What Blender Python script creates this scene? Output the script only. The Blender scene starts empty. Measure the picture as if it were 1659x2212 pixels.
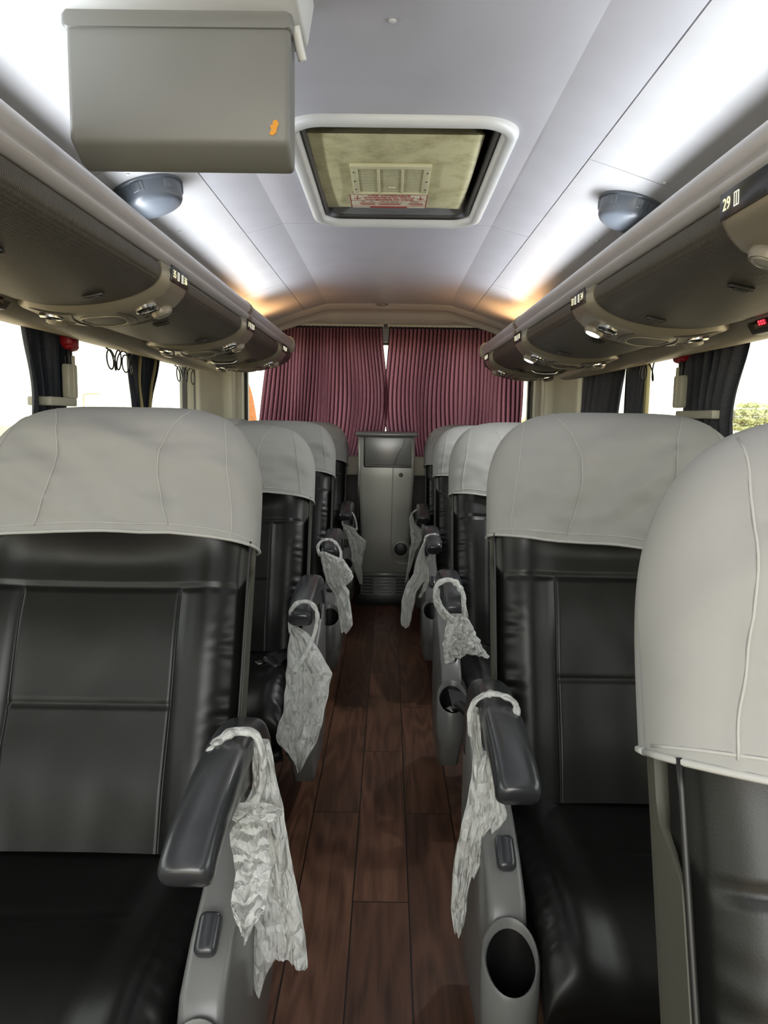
import bpy, bmesh, math, random
from mathutils import Vector, Matrix, noise, Euler

# ------------------------------------------------------------------ camera
F = 1600.0
H = 1.25
PITCH = math.atan((1106 - 905) / F); YAW = math.atan(8.5 / F); ROLL = math.radians(0.8)
fw = Vector((-math.sin(YAW) * math.cos(PITCH), math.cos(YAW) * math.cos(PITCH), -math.sin(PITCH)))
r0 = Vector((math.cos(YAW), math.sin(YAW), 0)); u0 = r0.cross(fw)
RT = r0 * math.cos(ROLL) + u0 * math.sin(ROLL)
UP = u0 * math.cos(ROLL) - r0 * math.sin(ROLL)
CAM = Vector((0, 0, H))
scn = bpy.context.scene
cd = bpy.data.cameras.new('camera'); cam = bpy.data.objects.new('camera', cd)
scn.collection.objects.link(cam)
cd.sensor_fit = 'AUTO'; cd.sensor_width = 36; cd.lens = F / 2212 * 36; cd.clip_start = 0.05; cd.clip_end = 300
m = Matrix.Identity(4)
for i in range(3):
    m[i][0] = RT[i]; m[i][1] = UP[i]; m[i][2] = -fw[i]; m[i][3] = CAM[i]
cam.matrix_world = m
scn.camera = cam

def at(px, py, Y):
    """point of the place seen at a pixel, at distance Y down the bus"""
    d = fw + RT * ((px - 829.5) / F) + UP * ((1106 - py) / F)
    return CAM + d * (Y / d.y)

# ------------------------------------------------------------------ world, lights, exposure
w = bpy.data.worlds.new('world'); scn.world = w; w.use_nodes = True
nt = w.node_tree; nt.nodes.clear()
tc = nt.nodes.new('ShaderNodeTexCoord'); sp = nt.nodes.new('ShaderNodeSeparateXYZ')
rp = nt.nodes.new('ShaderNodeValToRGB'); bg = nt.nodes.new('ShaderNodeBackground'); wo = nt.nodes.new('ShaderNodeOutputWorld')
nt.links.new(tc.outputs['Generated'], sp.inputs[0]); nt.links.new(sp.outputs['Z'], rp.inputs[0])
e = rp.color_ramp.elements
e[0].position = 0.0; e[0].color = (1.0, 0.985, 0.80, 1)
e[1].position = 0.35; e[1].color = (0.93, 0.97, 1.0, 1)
x = e.new(0.09); x.color = (1.0, 1.0, 0.92, 1)
bg.inputs['Strength'].default_value = 2.7
nt.links.new(rp.outputs[0], bg.inputs['Color']); nt.links.new(bg.outputs[0], wo.inputs[0])

def area(name, loc, size, sizey, direction, energy, color=(1, 1, 1), spread=180):
    l = bpy.data.lights.new(name, 'AREA'); l.shape = 'RECTANGLE'; l.size = size; l.size_y = sizey
    l.energy = energy; l.color = color; l.spread = math.radians(spread)
    o = bpy.data.objects.new(name, l); scn.collection.objects.link(o)
    o.location = loc
    z = -Vector(direction).normalized(); yv = Vector((0, 1, 0)); xv = yv.cross(z).normalized(); yv = z.cross(xv)
    mm = Matrix.Identity(4)
    for i in range(3):
        mm[i][0] = xv[i]; mm[i][1] = yv[i]; mm[i][2] = z[i]; mm[i][3] = loc[i]
    o.matrix_world = mm
    return o
CX = -0.02       # centre line of the bus
for s in (-1, 1):    # cove light strips lying on top of the luggage racks
    area('cove_strip_light', (CX + s * 0.73, 1.55, 1.785), 0.03, 5.6, (-s * 1.0, 0, 1.05), 15.5, (0.90, 0.94, 1.0), 135)
    # added warm lamps above the racks, standing in for sunset glow on the ceiling
    area('warm_ceiling_fill', (CX + s * 0.80, 4.72, 1.765), 0.16, 0.40, (-s * 0.35, -0.2, 1), 2.0, (1.0, 0.55, 0.24), 160)
# added fill lamp behind the camera, standing in for windscreen daylight
area('front_fill_light', (0, -1.45, 1.55), 1.9, 0.9, (0, 1, -0.42), 30, (1.0, 1.0, 0.97))

vs = scn.view_settings
vs.view_transform = 'Standard'; vs.look = 'None'; vs.gamma = 1.0; vs.use_curve_mapping = False
vs.exposure = 0.12

# ------------------------------------------------------------------ materials
MAT = {}
def mat(name, col, rough=0.5, metal=0.0, spec=0.5, coat=0.0, bump=None, trans=0.0, emis=None):
    if name in MAT: return MAT[name]
    M = bpy.data.materials.new(name); M.use_nodes = True
    n = M.node_tree; b = n.nodes['Principled BSDF']
    b.inputs['Base Color'].default_value = (*col, 1); b.inputs['Roughness'].default_value = rough
    b.inputs['Metallic'].default_value = metal; b.inputs['Specular IOR Level'].default_value = spec
    b.inputs['Coat Weight'].default_value = coat
    if emis: b.inputs['Emission Color'].default_value = (*emis[:3], 1); b.inputs['Emission Strength'].default_value = emis[3]
    # a little wear in colour so nothing is perfectly flat
    t = n.nodes.new('ShaderNodeTexCoord'); nz = n.nodes.new('ShaderNodeTexNoise'); nz.inputs['Scale'].default_value = 7; nz.inputs['Detail'].default_value = 4
    mx = n.nodes.new('ShaderNodeMixRGB'); mx.blend_type = 'MULTIPLY'; mx.inputs[0].default_value = 0.16
    mx.inputs[1].default_value = (*col, 1)
    n.links.new(t.outputs['Object'], nz.inputs['Vector']); n.links.new(nz.outputs['Fac'], mx.inputs[2])
    n.links.new(mx.outputs[0], b.inputs['Base Color'])
    if bump:
        sc, st, dist = bump
        n2 = n.nodes.new('ShaderNodeTexNoise'); n2.inputs['Scale'].default_value = sc; n2.inputs['Detail'].default_value = 6
        bp = n.nodes.new('ShaderNodeBump'); bp.inputs['Strength'].default_value = st; bp.inputs['Distance'].default_value = dist
        n.links.new(t.outputs['Object'], n2.inputs['Vector']); n.links.new(n2.outputs['Fac'], bp.inputs['Height'])
        n.links.new(bp.outputs[0], b.inputs['Normal'])
    MAT[name] = M
    return M

LEATHER = mat('black_leather', (0.0065, 0.007, 0.0062), 0.34, spec=0.36, bump=(600, 0.12, 0.0008))
SHELL = mat('olive_shell', (0.075, 0.075, 0.058), 0.55)
CLOTH = mat('white_cover_cloth', (0.35, 0.35, 0.34), 0.85, spec=0.12, bump=(900, 0.12, 0.001))
HEM = mat('white_cover_hem', (0.46, 0.46, 0.445), 0.85, spec=0.15)
DARKPLA = mat('charcoal_plastic', (0.038, 0.040, 0.044), 0.24, spec=0.6, bump=(500, 0.06, 0.0006))
GREYPLA = mat('grey_plastic', (0.165, 0.168, 0.162), 0.33, spec=0.5)
BLACK = mat('black_plastic', (0.008, 0.008, 0.008), 0.4)
CEIL = mat('ceiling_white', (0.50, 0.50, 0.53), 0.42, spec=0.4)
CEILSIDE = mat('ceiling_side_panel', (0.52, 0.52, 0.525), 0.36, spec=0.5)
RAIL = mat('rail_satin', (0.52, 0.51, 0.515), 0.33, metal=0.1)
BEIGE = mat('beige_trim', (0.26, 0.222, 0.165), 0.42)
CREAM = mat('cream_panel', (0.50, 0.49, 0.40), 0.5)
PSU = mat('service_panel_plastic', (0.28, 0.25, 0.19), 0.33, metal=0.2)
PSUD = mat('service_panel_recess', (0.06, 0.052, 0.042), 0.4)
TVM = mat('monitor_housing', (0.185, 0.188, 0.172), 0.45)
SPK = mat('speaker_grey', (0.10, 0.115, 0.135), 0.33)
CHROME = mat('chrome', (0.7, 0.7, 0.68), 0.18, metal=1.0)
RED = mat('red_plastic', (0.42, 0.015, 0.02), 0.35)
COLUMN = mat('column_grey', (0.33, 0.33, 0.29), 0.30, metal=0.25)
COLUMND = mat('column_door_grey', (0.20, 0.202, 0.194), 0.22, metal=0.2)
WOODD = mat('dark_wood_panel', (0.035, 0.016, 0.009), 0.45)
HAMW = mat('cream_plastic', (0.55, 0.53, 0.40), 0.4)
WALL = mat('wall_grey_cream', (0.36, 0.37, 0.33), 0.5)
WHITEP = mat('white_frame_plastic', (0.62, 0.63, 0.60), 0.4)
ORANGE = mat('orange_sticker', (0.75, 0.33, 0.03), 0.6)

def cap_mat(name, fn):
    if name in MAT: return MAT[name]
    M = bpy.data.materials.new(name); M.use_nodes = True; MAT[name] = M
    fn(M.node_tree, M.node_tree.nodes, M.node_tree.links, M.node_tree.nodes['Principled BSDF'])
    return M

def _floor(n, N, L, b):
    t = N.new('ShaderNodeTexCoord'); mp = N.new('ShaderNodeMapping')
    mp.inputs['Rotation'].default_value = (0, 0, math.radians(90)); mp.inputs['Location'].default_value = (0.03, -0.069, 0)
    L.new(t.outputs['Object'], mp.inputs[0])
    br = N.new('ShaderNodeTexBrick'); br.offset = 0.5; br.offset_frequency = 2
    br.inputs['Scale'].default_value = 1; br.inputs['Brick Width'].default_value = 0.88; br.inputs['Row Height'].default_value = 0.146
    br.inputs['Mortar Size'].default_value = 0.0022; br.inputs['Mortar Smooth'].default_value = 0.3; br.inputs['Bias'].default_value = 0
    br.inputs['Color1'].default_value = (0.42, 0.42, 0.42, 1); br.inputs['Color2'].default_value = (1.0, 1.0, 1.0, 1)
    br.inputs['Mortar'].default_value = (0.0, 0.0, 0.0, 1)
    L.new(mp.outputs[0], br.inputs['Vector'])
    # grain: long stretched noise plus wavy cathedral rings
    m2 = N.new('ShaderNodeMapping'); m2.inputs['Scale'].default_value = (38, 2.2, 1)
    L.new(t.outputs['Object'], m2.inputs[0])
    ad = N.new('ShaderNodeVectorMath'); ad.operation = 'ADD'
    sc = N.new('ShaderNodeVectorMath'); sc.operation = 'SCALE'; sc.inputs['Scale'].default_value = 13
    L.new(br.outputs['Color'], sc.inputs[0]); L.new(m2.outputs[0], ad.inputs[0]); L.new(sc.outputs[0], ad.inputs[1])
    g = N.new('ShaderNodeTexNoise'); g.inputs['Scale'].default_value = 1.6; g.inputs['Detail'].default_value = 6; g.inputs['Roughness'].default_value = 0.65
    L.new(ad.outputs[0], g.inputs['Vector'])
    m3 = N.new('ShaderNodeMapping'); m3.inputs['Scale'].default_value = (7.5, 0.9, 1)
    a2 = N.new('ShaderNodeVectorMath'); a2.operation = 'ADD'
    L.new(t.outputs['Object'], m3.inputs[0]); L.new(m3.outputs[0], a2.inputs[0]); L.new(sc.outputs[0], a2.inputs[1])
    n3 = N.new('ShaderNodeTexNoise'); n3.inputs['Scale'].default_value = 1.0; n3.inputs['Detail'].default_value = 1.5; L.new(a2.outputs[0], n3.inputs['Vector'])
    k1 = N.new('ShaderNodeMath'); k1.operation = 'MULTIPLY'; k1.inputs[1].default_value = 75; L.new(n3.outputs['Fac'], k1.inputs[0])
    k2 = N.new('ShaderNodeMath'); k2.operation = 'SINE'; L.new(k1.outputs[0], k2.inputs[0])
    wv = N.new('ShaderNodeMath'); wv.operation = 'MULTIPLY_ADD'; wv.inputs[1].default_value = 0.28; wv.inputs[2].default_value = 0.5; L.new(k2.outputs[0], wv.inputs[0])
    mx = N.new('ShaderNodeMixRGB'); mx.inputs[0].default_value = 0.33
    L.new(g.outputs['Fac'], mx.inputs[1]); L.new(wv.outputs[0], mx.inputs[2])
    cr = N.new('ShaderNodeValToRGB'); ee = cr.color_ramp.elements
    ee[0].position = 0.25; ee[0].color = (0.045, 0.018, 0.009, 1); ee[1].position = 0.75; ee[1].color = (0.19, 0.09, 0.052, 1)
    L.new(mx.outputs[0], cr.inputs[0])
    tint = N.new('ShaderNodeMixRGB'); tint.blend_type = 'MULTIPLY'; tint.inputs[0].default_value = 0.65
    L.new(cr.outputs[0], tint.inputs[1]); L.new(br.outputs['Color'], tint.inputs[2])
    seam = N.new('ShaderNodeMixRGB'); seam.inputs[2].default_value = (0.006, 0.003, 0.002, 1)
    L.new(br.outputs['Fac'], seam.inputs[0]); L.new(tint.outputs[0], seam.inputs[1])
    L.new(seam.outputs[0], b.inputs['Base Color'])
    b.inputs['Roughness'].default_value = 0.42; b.inputs['Specular IOR Level'].default_value = 0.35
    bp = N.new('ShaderNodeBump'); bp.inputs['Strength'].default_value = 0.15; bp.inputs['Distance'].default_value = 0.002
    L.new(mx.outputs[0], bp.inputs['Height']); L.new(bp.outputs[0], b.inputs['Normal'])
FLOORM = cap_mat('wood_plank_vinyl', _floor)

def _ribbed(n, N, L, b):
    t = N.new('ShaderNodeTexCoord')
    wv = N.new('ShaderNodeTexWave'); wv.bands_direction = 'Y'; wv.inputs['Scale'].default_value = 48
    wz = N.new('ShaderNodeTexWave'); wz.bands_direction = 'X'; wz.inputs['Scale'].default_value = 48
    L.new(t.outputs['Object'], wv.inputs['Vector']); L.new(t.outputs['Object'], wz.inputs['Vector'])
    mx = N.new('ShaderNodeMath'); mx.operation = 'MULTIPLY'; L.new(wv.outputs['Fac'], mx.inputs[0]); L.new(wz.outputs['Fac'], mx.inputs[1])
    bp = N.new('ShaderNodeBump'); bp.inputs['Strength'].default_value = 0.5; bp.inputs['Distance'].default_value = 0.003
    L.new(mx.outputs[0], bp.inputs['Height']); L.new(bp.outputs[0], b.inputs['Normal'])
    cr = N.new('ShaderNodeValToRGB'); cr.color_ramp.elements[0].color = (0.052, 0.047, 0.036, 1); cr.color_ramp.elements[1].color = (0.098, 0.088, 0.068, 1)
    L.new(mx.outputs[0], cr.inputs[0]); L.new(cr.outputs[0], b.inputs['Base Color'])
    b.inputs['Roughness'].default_value = 0.45; b.inputs['Specular IOR Level'].default_value = 0.4
BINM = cap_mat('bin_ribbed_panel', _ribbed)

def _yellow(n, N, L, b):
    t = N.new('ShaderNodeTexCoord'); a = N.new('ShaderNodeTexNoise'); a.inputs['Scale'].default_value = 9; a.inputs['Detail'].default_value = 8
    a.inputs['Roughness'].default_value = 0.7
    L.new(t.outputs['Object'], a.inputs['Vector'])
    cr = N.new('ShaderNodeValToRGB'); cr.color_ramp.elements[0].position = 0.3; cr.color_ramp.elements[0].color = (0.30, 0.275, 0.13, 1)
    cr.color_ramp.elements[1].position = 0.55; cr.color_ramp.elements[1].color = (0.55, 0.525, 0.30, 1)
    L.new(a.outputs['Fac'], cr.inputs[0]); L.new(cr.outputs[0], b.inputs['Base Color']); b.inputs['Roughness'].default_value = 0.5
YELLOW = cap_mat('aged_yellow_plastic', _yellow)

def _curt(c1, c2, c3, freq, transl):
    def fn(n, N, L, b):
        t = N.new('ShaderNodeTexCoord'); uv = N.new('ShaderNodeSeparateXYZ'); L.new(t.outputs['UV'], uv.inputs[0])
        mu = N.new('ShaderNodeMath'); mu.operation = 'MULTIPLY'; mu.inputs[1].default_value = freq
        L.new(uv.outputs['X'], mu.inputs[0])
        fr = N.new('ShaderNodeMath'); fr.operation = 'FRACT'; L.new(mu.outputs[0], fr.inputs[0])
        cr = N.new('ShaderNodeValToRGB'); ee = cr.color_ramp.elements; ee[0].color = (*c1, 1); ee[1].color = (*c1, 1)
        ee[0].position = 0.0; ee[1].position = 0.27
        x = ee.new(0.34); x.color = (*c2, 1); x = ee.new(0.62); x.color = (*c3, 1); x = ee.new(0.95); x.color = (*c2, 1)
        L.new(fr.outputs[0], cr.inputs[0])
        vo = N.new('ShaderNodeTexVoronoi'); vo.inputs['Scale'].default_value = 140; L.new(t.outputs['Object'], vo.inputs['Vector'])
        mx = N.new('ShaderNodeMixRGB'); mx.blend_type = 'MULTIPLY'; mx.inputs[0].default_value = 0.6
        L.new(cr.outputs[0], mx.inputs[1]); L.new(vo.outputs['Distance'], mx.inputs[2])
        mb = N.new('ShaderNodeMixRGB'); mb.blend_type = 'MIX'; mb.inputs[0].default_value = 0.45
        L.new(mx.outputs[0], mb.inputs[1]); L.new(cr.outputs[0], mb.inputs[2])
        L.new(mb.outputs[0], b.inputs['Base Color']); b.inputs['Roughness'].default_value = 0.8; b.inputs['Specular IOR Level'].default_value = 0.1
        tr = N.new('ShaderNodeBsdfTranslucent'); L.new(mb.outputs[0], tr.inputs['Color'])
        ms = N.new('ShaderNodeMixShader'); ms.inputs[0].default_value = transl
        out = N['Material Output']; L.new(b.outputs[0], ms.inputs[1]); L.new(tr.outputs[0], ms.inputs[2]); L.new(ms.outputs[0], out.inputs['Surface'])
    return fn
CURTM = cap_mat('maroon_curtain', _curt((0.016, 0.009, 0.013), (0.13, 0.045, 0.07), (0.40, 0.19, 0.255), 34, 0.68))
CURTN = cap_mat('navy_curtain', _curt((0.025, 0.028, 0.036), (0.05, 0.052, 0.062), (0.085, 0.088, 0.10), 6, 0.12))

def _bag(n, N, L, b):
    t = N.new('ShaderNodeTexCoord')
    vo = N.new('ShaderNodeTexVoronoi'); vo.feature = 'DISTANCE_TO_EDGE'; vo.inputs['Scale'].default_value = 34
    nz = N.new('ShaderNodeTexNoise'); nz.inputs['Scale'].default_value = 26; nz.inputs['Detail'].default_value = 5
    mpv = N.new('ShaderNodeMapping'); mpv.inputs['Scale'].default_value = (1, 1, 0.55)
    L.new(t.outputs['Object'], mpv.inputs[0])
    L.new(mpv.outputs[0], vo.inputs['Vector']); L.new(mpv.outputs[0], nz.inputs['Vector'])
    ad = N.new('ShaderNodeMath'); ad.operation = 'ADD'; L.new(vo.outputs['Distance'], ad.inputs[0]); L.new(nz.outputs['Fac'], ad.inputs[1])
    bp = N.new('ShaderNodeBump'); bp.inputs['Strength'].default_value = 1.0; bp.inputs['Distance'].default_value = 0.03
    L.new(ad.outputs[0], bp.inputs['Height'])
    b.inputs['Base Color'].default_value = (0.95, 0.96, 0.93, 1); b.inputs['Roughness'].default_value = 0.22
    L.new(bp.outputs[0], b.inputs['Normal'])
    tl = N.new('ShaderNodeBsdfTranslucent'); tl.inputs['Color'].default_value = (0.95, 0.96, 0.92, 1); L.new(bp.outputs[0], tl.inputs['Normal'])
    m1 = N.new('ShaderNodeMixShader'); m1.inputs[0].default_value = 0.38
    L.new(b.outputs[0], m1.inputs[1]); L.new(tl.outputs[0], m1.inputs[2])
    tp = N.new('ShaderNodeBsdfTransparent'); m2 = N.new('ShaderNodeMixShader')
    m2.inputs[0].default_value = 0.10
    L.new(m1.outputs[0], m2.inputs[1]); L.new(tp.outputs[0], m2.inputs[2])
    L.new(m2.outputs[0], N['Material Output'].inputs['Surface'])
BAGM = cap_mat('thin_white_bag_plastic', _bag)

def _glass(n, N, L, b):
    tp = N.new('ShaderNodeBsdfTransparent'); tp.inputs['Color'].default_value = (0.97, 0.98, 0.95, 1)
    gl = N.new('ShaderNodeBsdfGlossy'); gl.inputs['Roughness'].default_value = 0.02; gl.inputs['Color'].default_value = (0.9, 0.9, 0.9, 1)
    fr = N.new('ShaderNodeFresnel'); fr.inputs[0].default_value = 1.3
    mu = N.new('ShaderNodeMath'); mu.operation = 'MULTIPLY'; mu.inputs[1].default_value = 0.35; L.new(fr.outputs[0], mu.inputs[0])
    ms = N.new('ShaderNodeMixShader'); L.new(mu.outputs[0], ms.inputs[0]); L.new(tp.outputs[0], ms.inputs[1]); L.new(gl.outputs[0], ms.inputs[2])
    L.new(ms.outputs[0], N['Material Output'].inputs['Surface'])
GLASS = cap_mat('window_glass', _glass)
GLOW = mat('lit_reading_lamp', (1, 1, 1), 0.5, emis=(1.0, 0.98, 1.0, 3.0))
DIGIT = mat('lit_digits', (0.8, 0.8, 0.5), 0.5, emis=(1.0, 0.95, 0.62, 0.75))
LEDR = mat('red_led', (0.5, 0.01, 0.01), 0.5, emis=(1.0, 0.05, 0.08, 1.6))
STRED = mat('sign_red_print', (0.33, 0.035, 0.03), 0.6)
STWH = mat('sign_white_film', (0.64, 0.58, 0.42), 0.5)
INKGREY = mat('sign_grey_print', (0.17, 0.16, 0.13), 0.6)

# ------------------------------------------------------------------ mesh helpers
def link(o, parent=None):
    scn.collection.objects.link(o)
    if parent is not None: o.parent = parent
    return o
def mesh(name, V, Fc, m, parent=None, smooth=True, uv=None):
    me = bpy.data.meshes.new(name); me.from_pydata([tuple(v) for v in V], [], Fc); me.validate()
    me.materials.append(m)
    if smooth: me.polygons.foreach_set('use_smooth', [True] * len(me.polygons))
    if uv:
        ul = me.uv_layers.new(name='UVMap')
        for lp in me.loops: ul.data[lp.index].uv = uv[lp.vertex_index]
    me.update()
    return link(bpy.data.objects.new(name, me), parent)
def frombm(name, bm, m, parent=None, smooth=False, sharp=35):
    bmesh.ops.recalc_face_normals(bm, faces=bm.faces)
    me = bpy.data.meshes.new(name); bm.to_mesh(me); bm.free(); me.materials.append(m)
    if smooth:
        me.polygons.foreach_set('use_smooth', [True] * len(me.polygons))
        me.set_sharp_from_angle(angle=math.radians(sharp))
    return link(bpy.data.objects.new(name, me), parent)
def bmbox(bm, c, s, rot=None, bev=0.0, seg=2):
    mt = Matrix.Translation(c) @ (rot.to_matrix().to_4x4() if rot else Matrix.Identity(4)) @ Matrix.Diagonal((*s, 1))
    r = bmesh.ops.create_cube(bm, size=1, matrix=mt)
    if bev > 0:
        es = list({ed for v in r['verts'] for ed in v.link_edges})
        bmesh.ops.bevel(bm, geom=es, offset=bev, segments=seg, affect='EDGES', profile=0.5)
def box(name, c, s, m, parent=None, bev=0.004, rot=None, seg=2):
    bm = bmesh.new(); bmbox(bm, c, s, rot, min(bev, min(s) * 0.45), seg)
    return frombm(name, bm, m, parent, True)
def poly_extrude(name, pts, x0, x1, m, parent=None, bev=0.01, seg=3, axis='X'):
    """side outline (a, b) extruded along an axis; X: (y, z), Y: (x, z), Z: (x, y)"""
    bm = bmesh.new()
    def P(a, b, c):
        return {'X': (c, a, b), 'Y': (a, c, b), 'Z': (a, b, c)}[axis]
    A = [bm.verts.new(P(a, b, x0)) for a, b in pts]; B = [bm.verts.new(P(a, b, x1)) for a, b in pts]
    n = len(pts)
    bm.faces.new(A); bm.faces.new(B[::-1])
    for i in range(n): bm.faces.new((A[i], B[i], B[(i + 1) % n], A[(i + 1) % n]))
    bmesh.ops.recalc_face_normals(bm, faces=bm.faces)
    if bev > 0:
        es = [ed for ed in bm.edges if (ed.verts[0] in A) == (ed.verts[1] in A)]
        bmesh.ops.bevel(bm, geom=es, offset=bev, segments=seg, affect='EDGES', profile=0.5, clamp_overlap=True)
    return frombm(name, bm, m, parent, True, 40)
def grid(name, nu, nv, fn, m, parent=None, uvs=False, closeu=False):
    V = []; U = []
    for j in range(nv):
        for i in range(nu):
            V.append(fn(i / (nu - 1) if not closeu else i / nu, j / (nv - 1))); U.append((i / (nu - 1), j / (nv - 1)))
    Fc = []
    for j in range(nv - 1):
        for i in range(nu - 1 + (1 if closeu else 0)):
            k = (i + 1) % nu
            Fc.append((j * nu + i, j * nu + k, (j + 1) * nu + k, (j + 1) * nu + i))
    return mesh(name, V, Fc, m, parent, True, U if uvs else None)
def loft(name, rings, m, parent=None, caps=True, sharp=None):
    n = len(rings[0]); V = [p for r in rings for p in r]; Fc = []
    for j in range(len(rings) - 1):
        for i in range(n):
            k = (i + 1) % n
            Fc.append((j * n + i, j * n + k, (j + 1) * n + k, (j + 1) * n + i))
    if caps:
        Fc.append(tuple(range(n))[::-1]); Fc.append(tuple((len(rings) - 1) * n + i for i in range(n)))
    o = mesh(name, V, Fc, m, parent, True)
    if sharp: o.data.set_sharp_from_angle(angle=math.radians(sharp))
    return o
def catmull(P, n):
    P = [Vector(p) for p in P]; out = []
    for i in range(len(P) - 1):
        a = P[max(i - 1, 0)]; b = P[i]; c = P[i + 1]; d = P[min(i + 2, len(P) - 1)]
        for k in range(n):
            t = k / n
            out.append(0.5 * ((2 * b) + (c - a) * t + (2 * a - 5 * b + 4 * c - d) * t * t + (-a + 3 * b - 3 * c + d) * t ** 3))
    out.append(P[-1]); return out
def tube(name, pts, r, m, parent=None, n=8, flat=1.0, sm=6, nrm=Vector((0, 1, 0))):
    P = catmull(pts, sm) if sm else [Vector(p) for p in pts]
    R = []
    for i, p in enumerate(P):
        t = (P[min(i + 1, len(P) - 1)] - P[max(i - 1, 0)]).normalized()
        a = nrm - t * nrm.dot(t)
        if a.length < 1e-3: a = Vector((1, 0, 0)) - t * t.x
        a.normalize(); b = t.cross(a)
        rr = r(i / (len(P) - 1)) if callable(r) else r
        R.append([p + a * (math.cos(q) * rr) + b * (math.sin(q) * rr * flat) for q in [2 * math.pi * k / n for k in range(n)]])
    return loft(name, R, m, parent)
def sellipse(a, b, n, k):
    out = []
    for i in range(k):
        q = 2 * math.pi * i / k; c, s = math.cos(q), math.sin(q)
        out.append((a * math.copysign(abs(c) ** (2 / n), c), b * math.copysign(abs(s) ** (2 / n), s)))
    return out
def disc(name, c, nrm, prof, m, parent=None, n=28, sx=1.0, sy=1.0, xdir=None):
    """lathe about nrm: prof is [(radius, height)]"""
    z = Vector(nrm).normalized(); x = Vector(xdir) if xdir else Vector((0, 1, 0))
    x = (x - z * x.dot(z)).normalized(); y = z.cross(x); c = Vector(c)
    R = [[c + z * h + x * (r * sx * math.cos(2 * math.pi * k / n)) + y * (r * sy * math.sin(2 * math.pi * k / n)) for k in range(n)] for r, h in prof]
    return loft(name, R, m, parent, True, 40)
def text(name, s, size, M4, m, parent=None, ext=0.0004, align='CENTER'):
    cu = bpy.data.curves.new(name, 'FONT'); cu.body = s; cu.size = size; cu.extrude = ext; cu.align_x = align; cu.align_y = 'CENTER'; cu.resolution_u = 3
    o = bpy.data.objects.new(name, cu); scn.collection.objects.link(o)
    dg = bpy.context.evaluated_depsgraph_get(); me = bpy.data.meshes.new_from_object(o.evaluated_get(dg))
    bpy.data.objects.remove(o); bpy.data.curves.remove(cu)
    me.transform(M4); me.materials.clear(); me.materials.append(m); me.name = name
    return link(bpy.data.objects.new(name, me), parent)
def frame4(o, x, y, z):
    M4 = Matrix.Identity(4)
    for i in range(3): M4[i][0] = x[i]; M4[i][1] = y[i]; M4[i][2] = z[i]; M4[i][3] = o[i]
    return M4
def thing(name, label, cat, loc=(0, 0, 0), group=None):
    o = bpy.data.objects.new(name, None); scn.collection.objects.link(o); o.empty_display_size = 0.1
    o.location = loc; o['label'] = label; o['category'] = cat
    if group: o['group'] = group
    bpy.context.view_layer.update()
    return o
def tag(o, label, cat, group=None):
    o['label'] = label; o['category'] = cat
    if group: o['group'] = group
    return o
def struct(o):
    o['kind'] = 'structure'; return o
def dup(o, parent=None):
    c = o.copy(); scn.collection.objects.link(c)
    if parent: c.parent = parent
    for ch in o.children: dup(ch, c)
    return c
def sm(a, b, x):
    t = max(0.0, min(1.0, (x - a) / (b - a))); return t * t * (3 - 2 * t)
def gs(x, c, s): return math.exp(-((x - c) / s) ** 2)

# ------------------------------------------------------------------ setting: shell of the bus
Y0, YR = -1.6, 5.50
WL, WR = -1.42, 1.40
struct(mesh('floor', [(WL, Y0, 0), (WR, Y0, 0), (WR, YR, 0), (WL, YR, 0), (WL, Y0, -.05), (WR, Y0, -.05), (WR, YR, -.05), (WL, YR, -.05)],
            [(0, 1, 2, 3), (7, 6, 5, 4), (0, 4, 5, 1), (1, 5, 6, 2), (2, 6, 7, 3), (3, 7, 4, 0)], FLOORM, smooth=False))
YC = 5.30
HX0, HX1, HY0, HY1 = -0.262, 0.300, 2.065, 3.05      # roof hatch opening
def cz(x):     # height of ceiling across the bus
    a = abs(x - CX)
    if a < 0.42: return 2.03 - 0.003 * (a / 0.42) ** 2
    if a < 0.57: return 2.027 - 0.042 * (a - .42) / .15
    return 1.985 - 0.30 * (a - 0.57) - 0.10 * (a - 0.57) ** 2
# centre ceiling panel with the hatch opening cut out
xs = sorted(set([CX + s * v for v in (0.57, 0.52, 0.47, 0.42, 0.36) for s in (-1, 1)] + [HX0, HX1, -0.1, 0.0, 0.1, 0.2]))
def ceilpanel(name, xs, ys, mt, hole=None):
    V = []; idx = {}; Fc = []
    for k, dz in enumerate((0, 0.012)):
        for j, y in enumerate(ys):
            for i, x in enumerate(xs): idx[(k, i, j)] = len(V); V.append((x, y, cz(x) + dz))
    def solid(i, j):
        if not (0 <= i < len(xs) - 1 and 0 <= j < len(ys) - 1): return False
        if hole and xs[i] >= hole[0] - 1e-6 and xs[i + 1] <= hole[1] + 1e-6 and ys[j] >= hole[2] - 1e-6 and ys[j + 1] <= hole[3] + 1e-6: return False
        return True
    for j in range(len(ys) - 1):
        for i in range(len(xs) - 1):
            if solid(i, j):
                Fc.append((idx[0, i, j], idx[0, i, j + 1], idx[0, i + 1, j + 1], idx[0, i + 1, j]))
                Fc.append((idx[1, i, j], idx[1, i + 1, j], idx[1, i + 1, j + 1], idx[1, i, j + 1]))
                if not solid(i, j + 1): Fc.append((idx[0, i, j + 1], idx[1, i, j + 1], idx[1, i + 1, j + 1], idx[0, i + 1, j + 1]))
                if not solid(i, j - 1): Fc.append((idx[0, i, j], idx[0, i + 1, j], idx[1, i + 1, j], idx[1, i, j]))
                if not solid(i + 1, j): Fc.append((idx[0, i + 1, j], idx[0, i + 1, j + 1], idx[1, i + 1, j + 1], idx[1, i + 1, j]))
                if not solid(i - 1, j): Fc.append((idx[0, i, j], idx[1, i, j], idx[1, i, j + 1], idx[0, i, j + 1]))
    o = mesh(name, V, Fc, mt, None, True); o.data.set_sharp_from_angle(angle=math.radians(9)); return struct(o)
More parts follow.
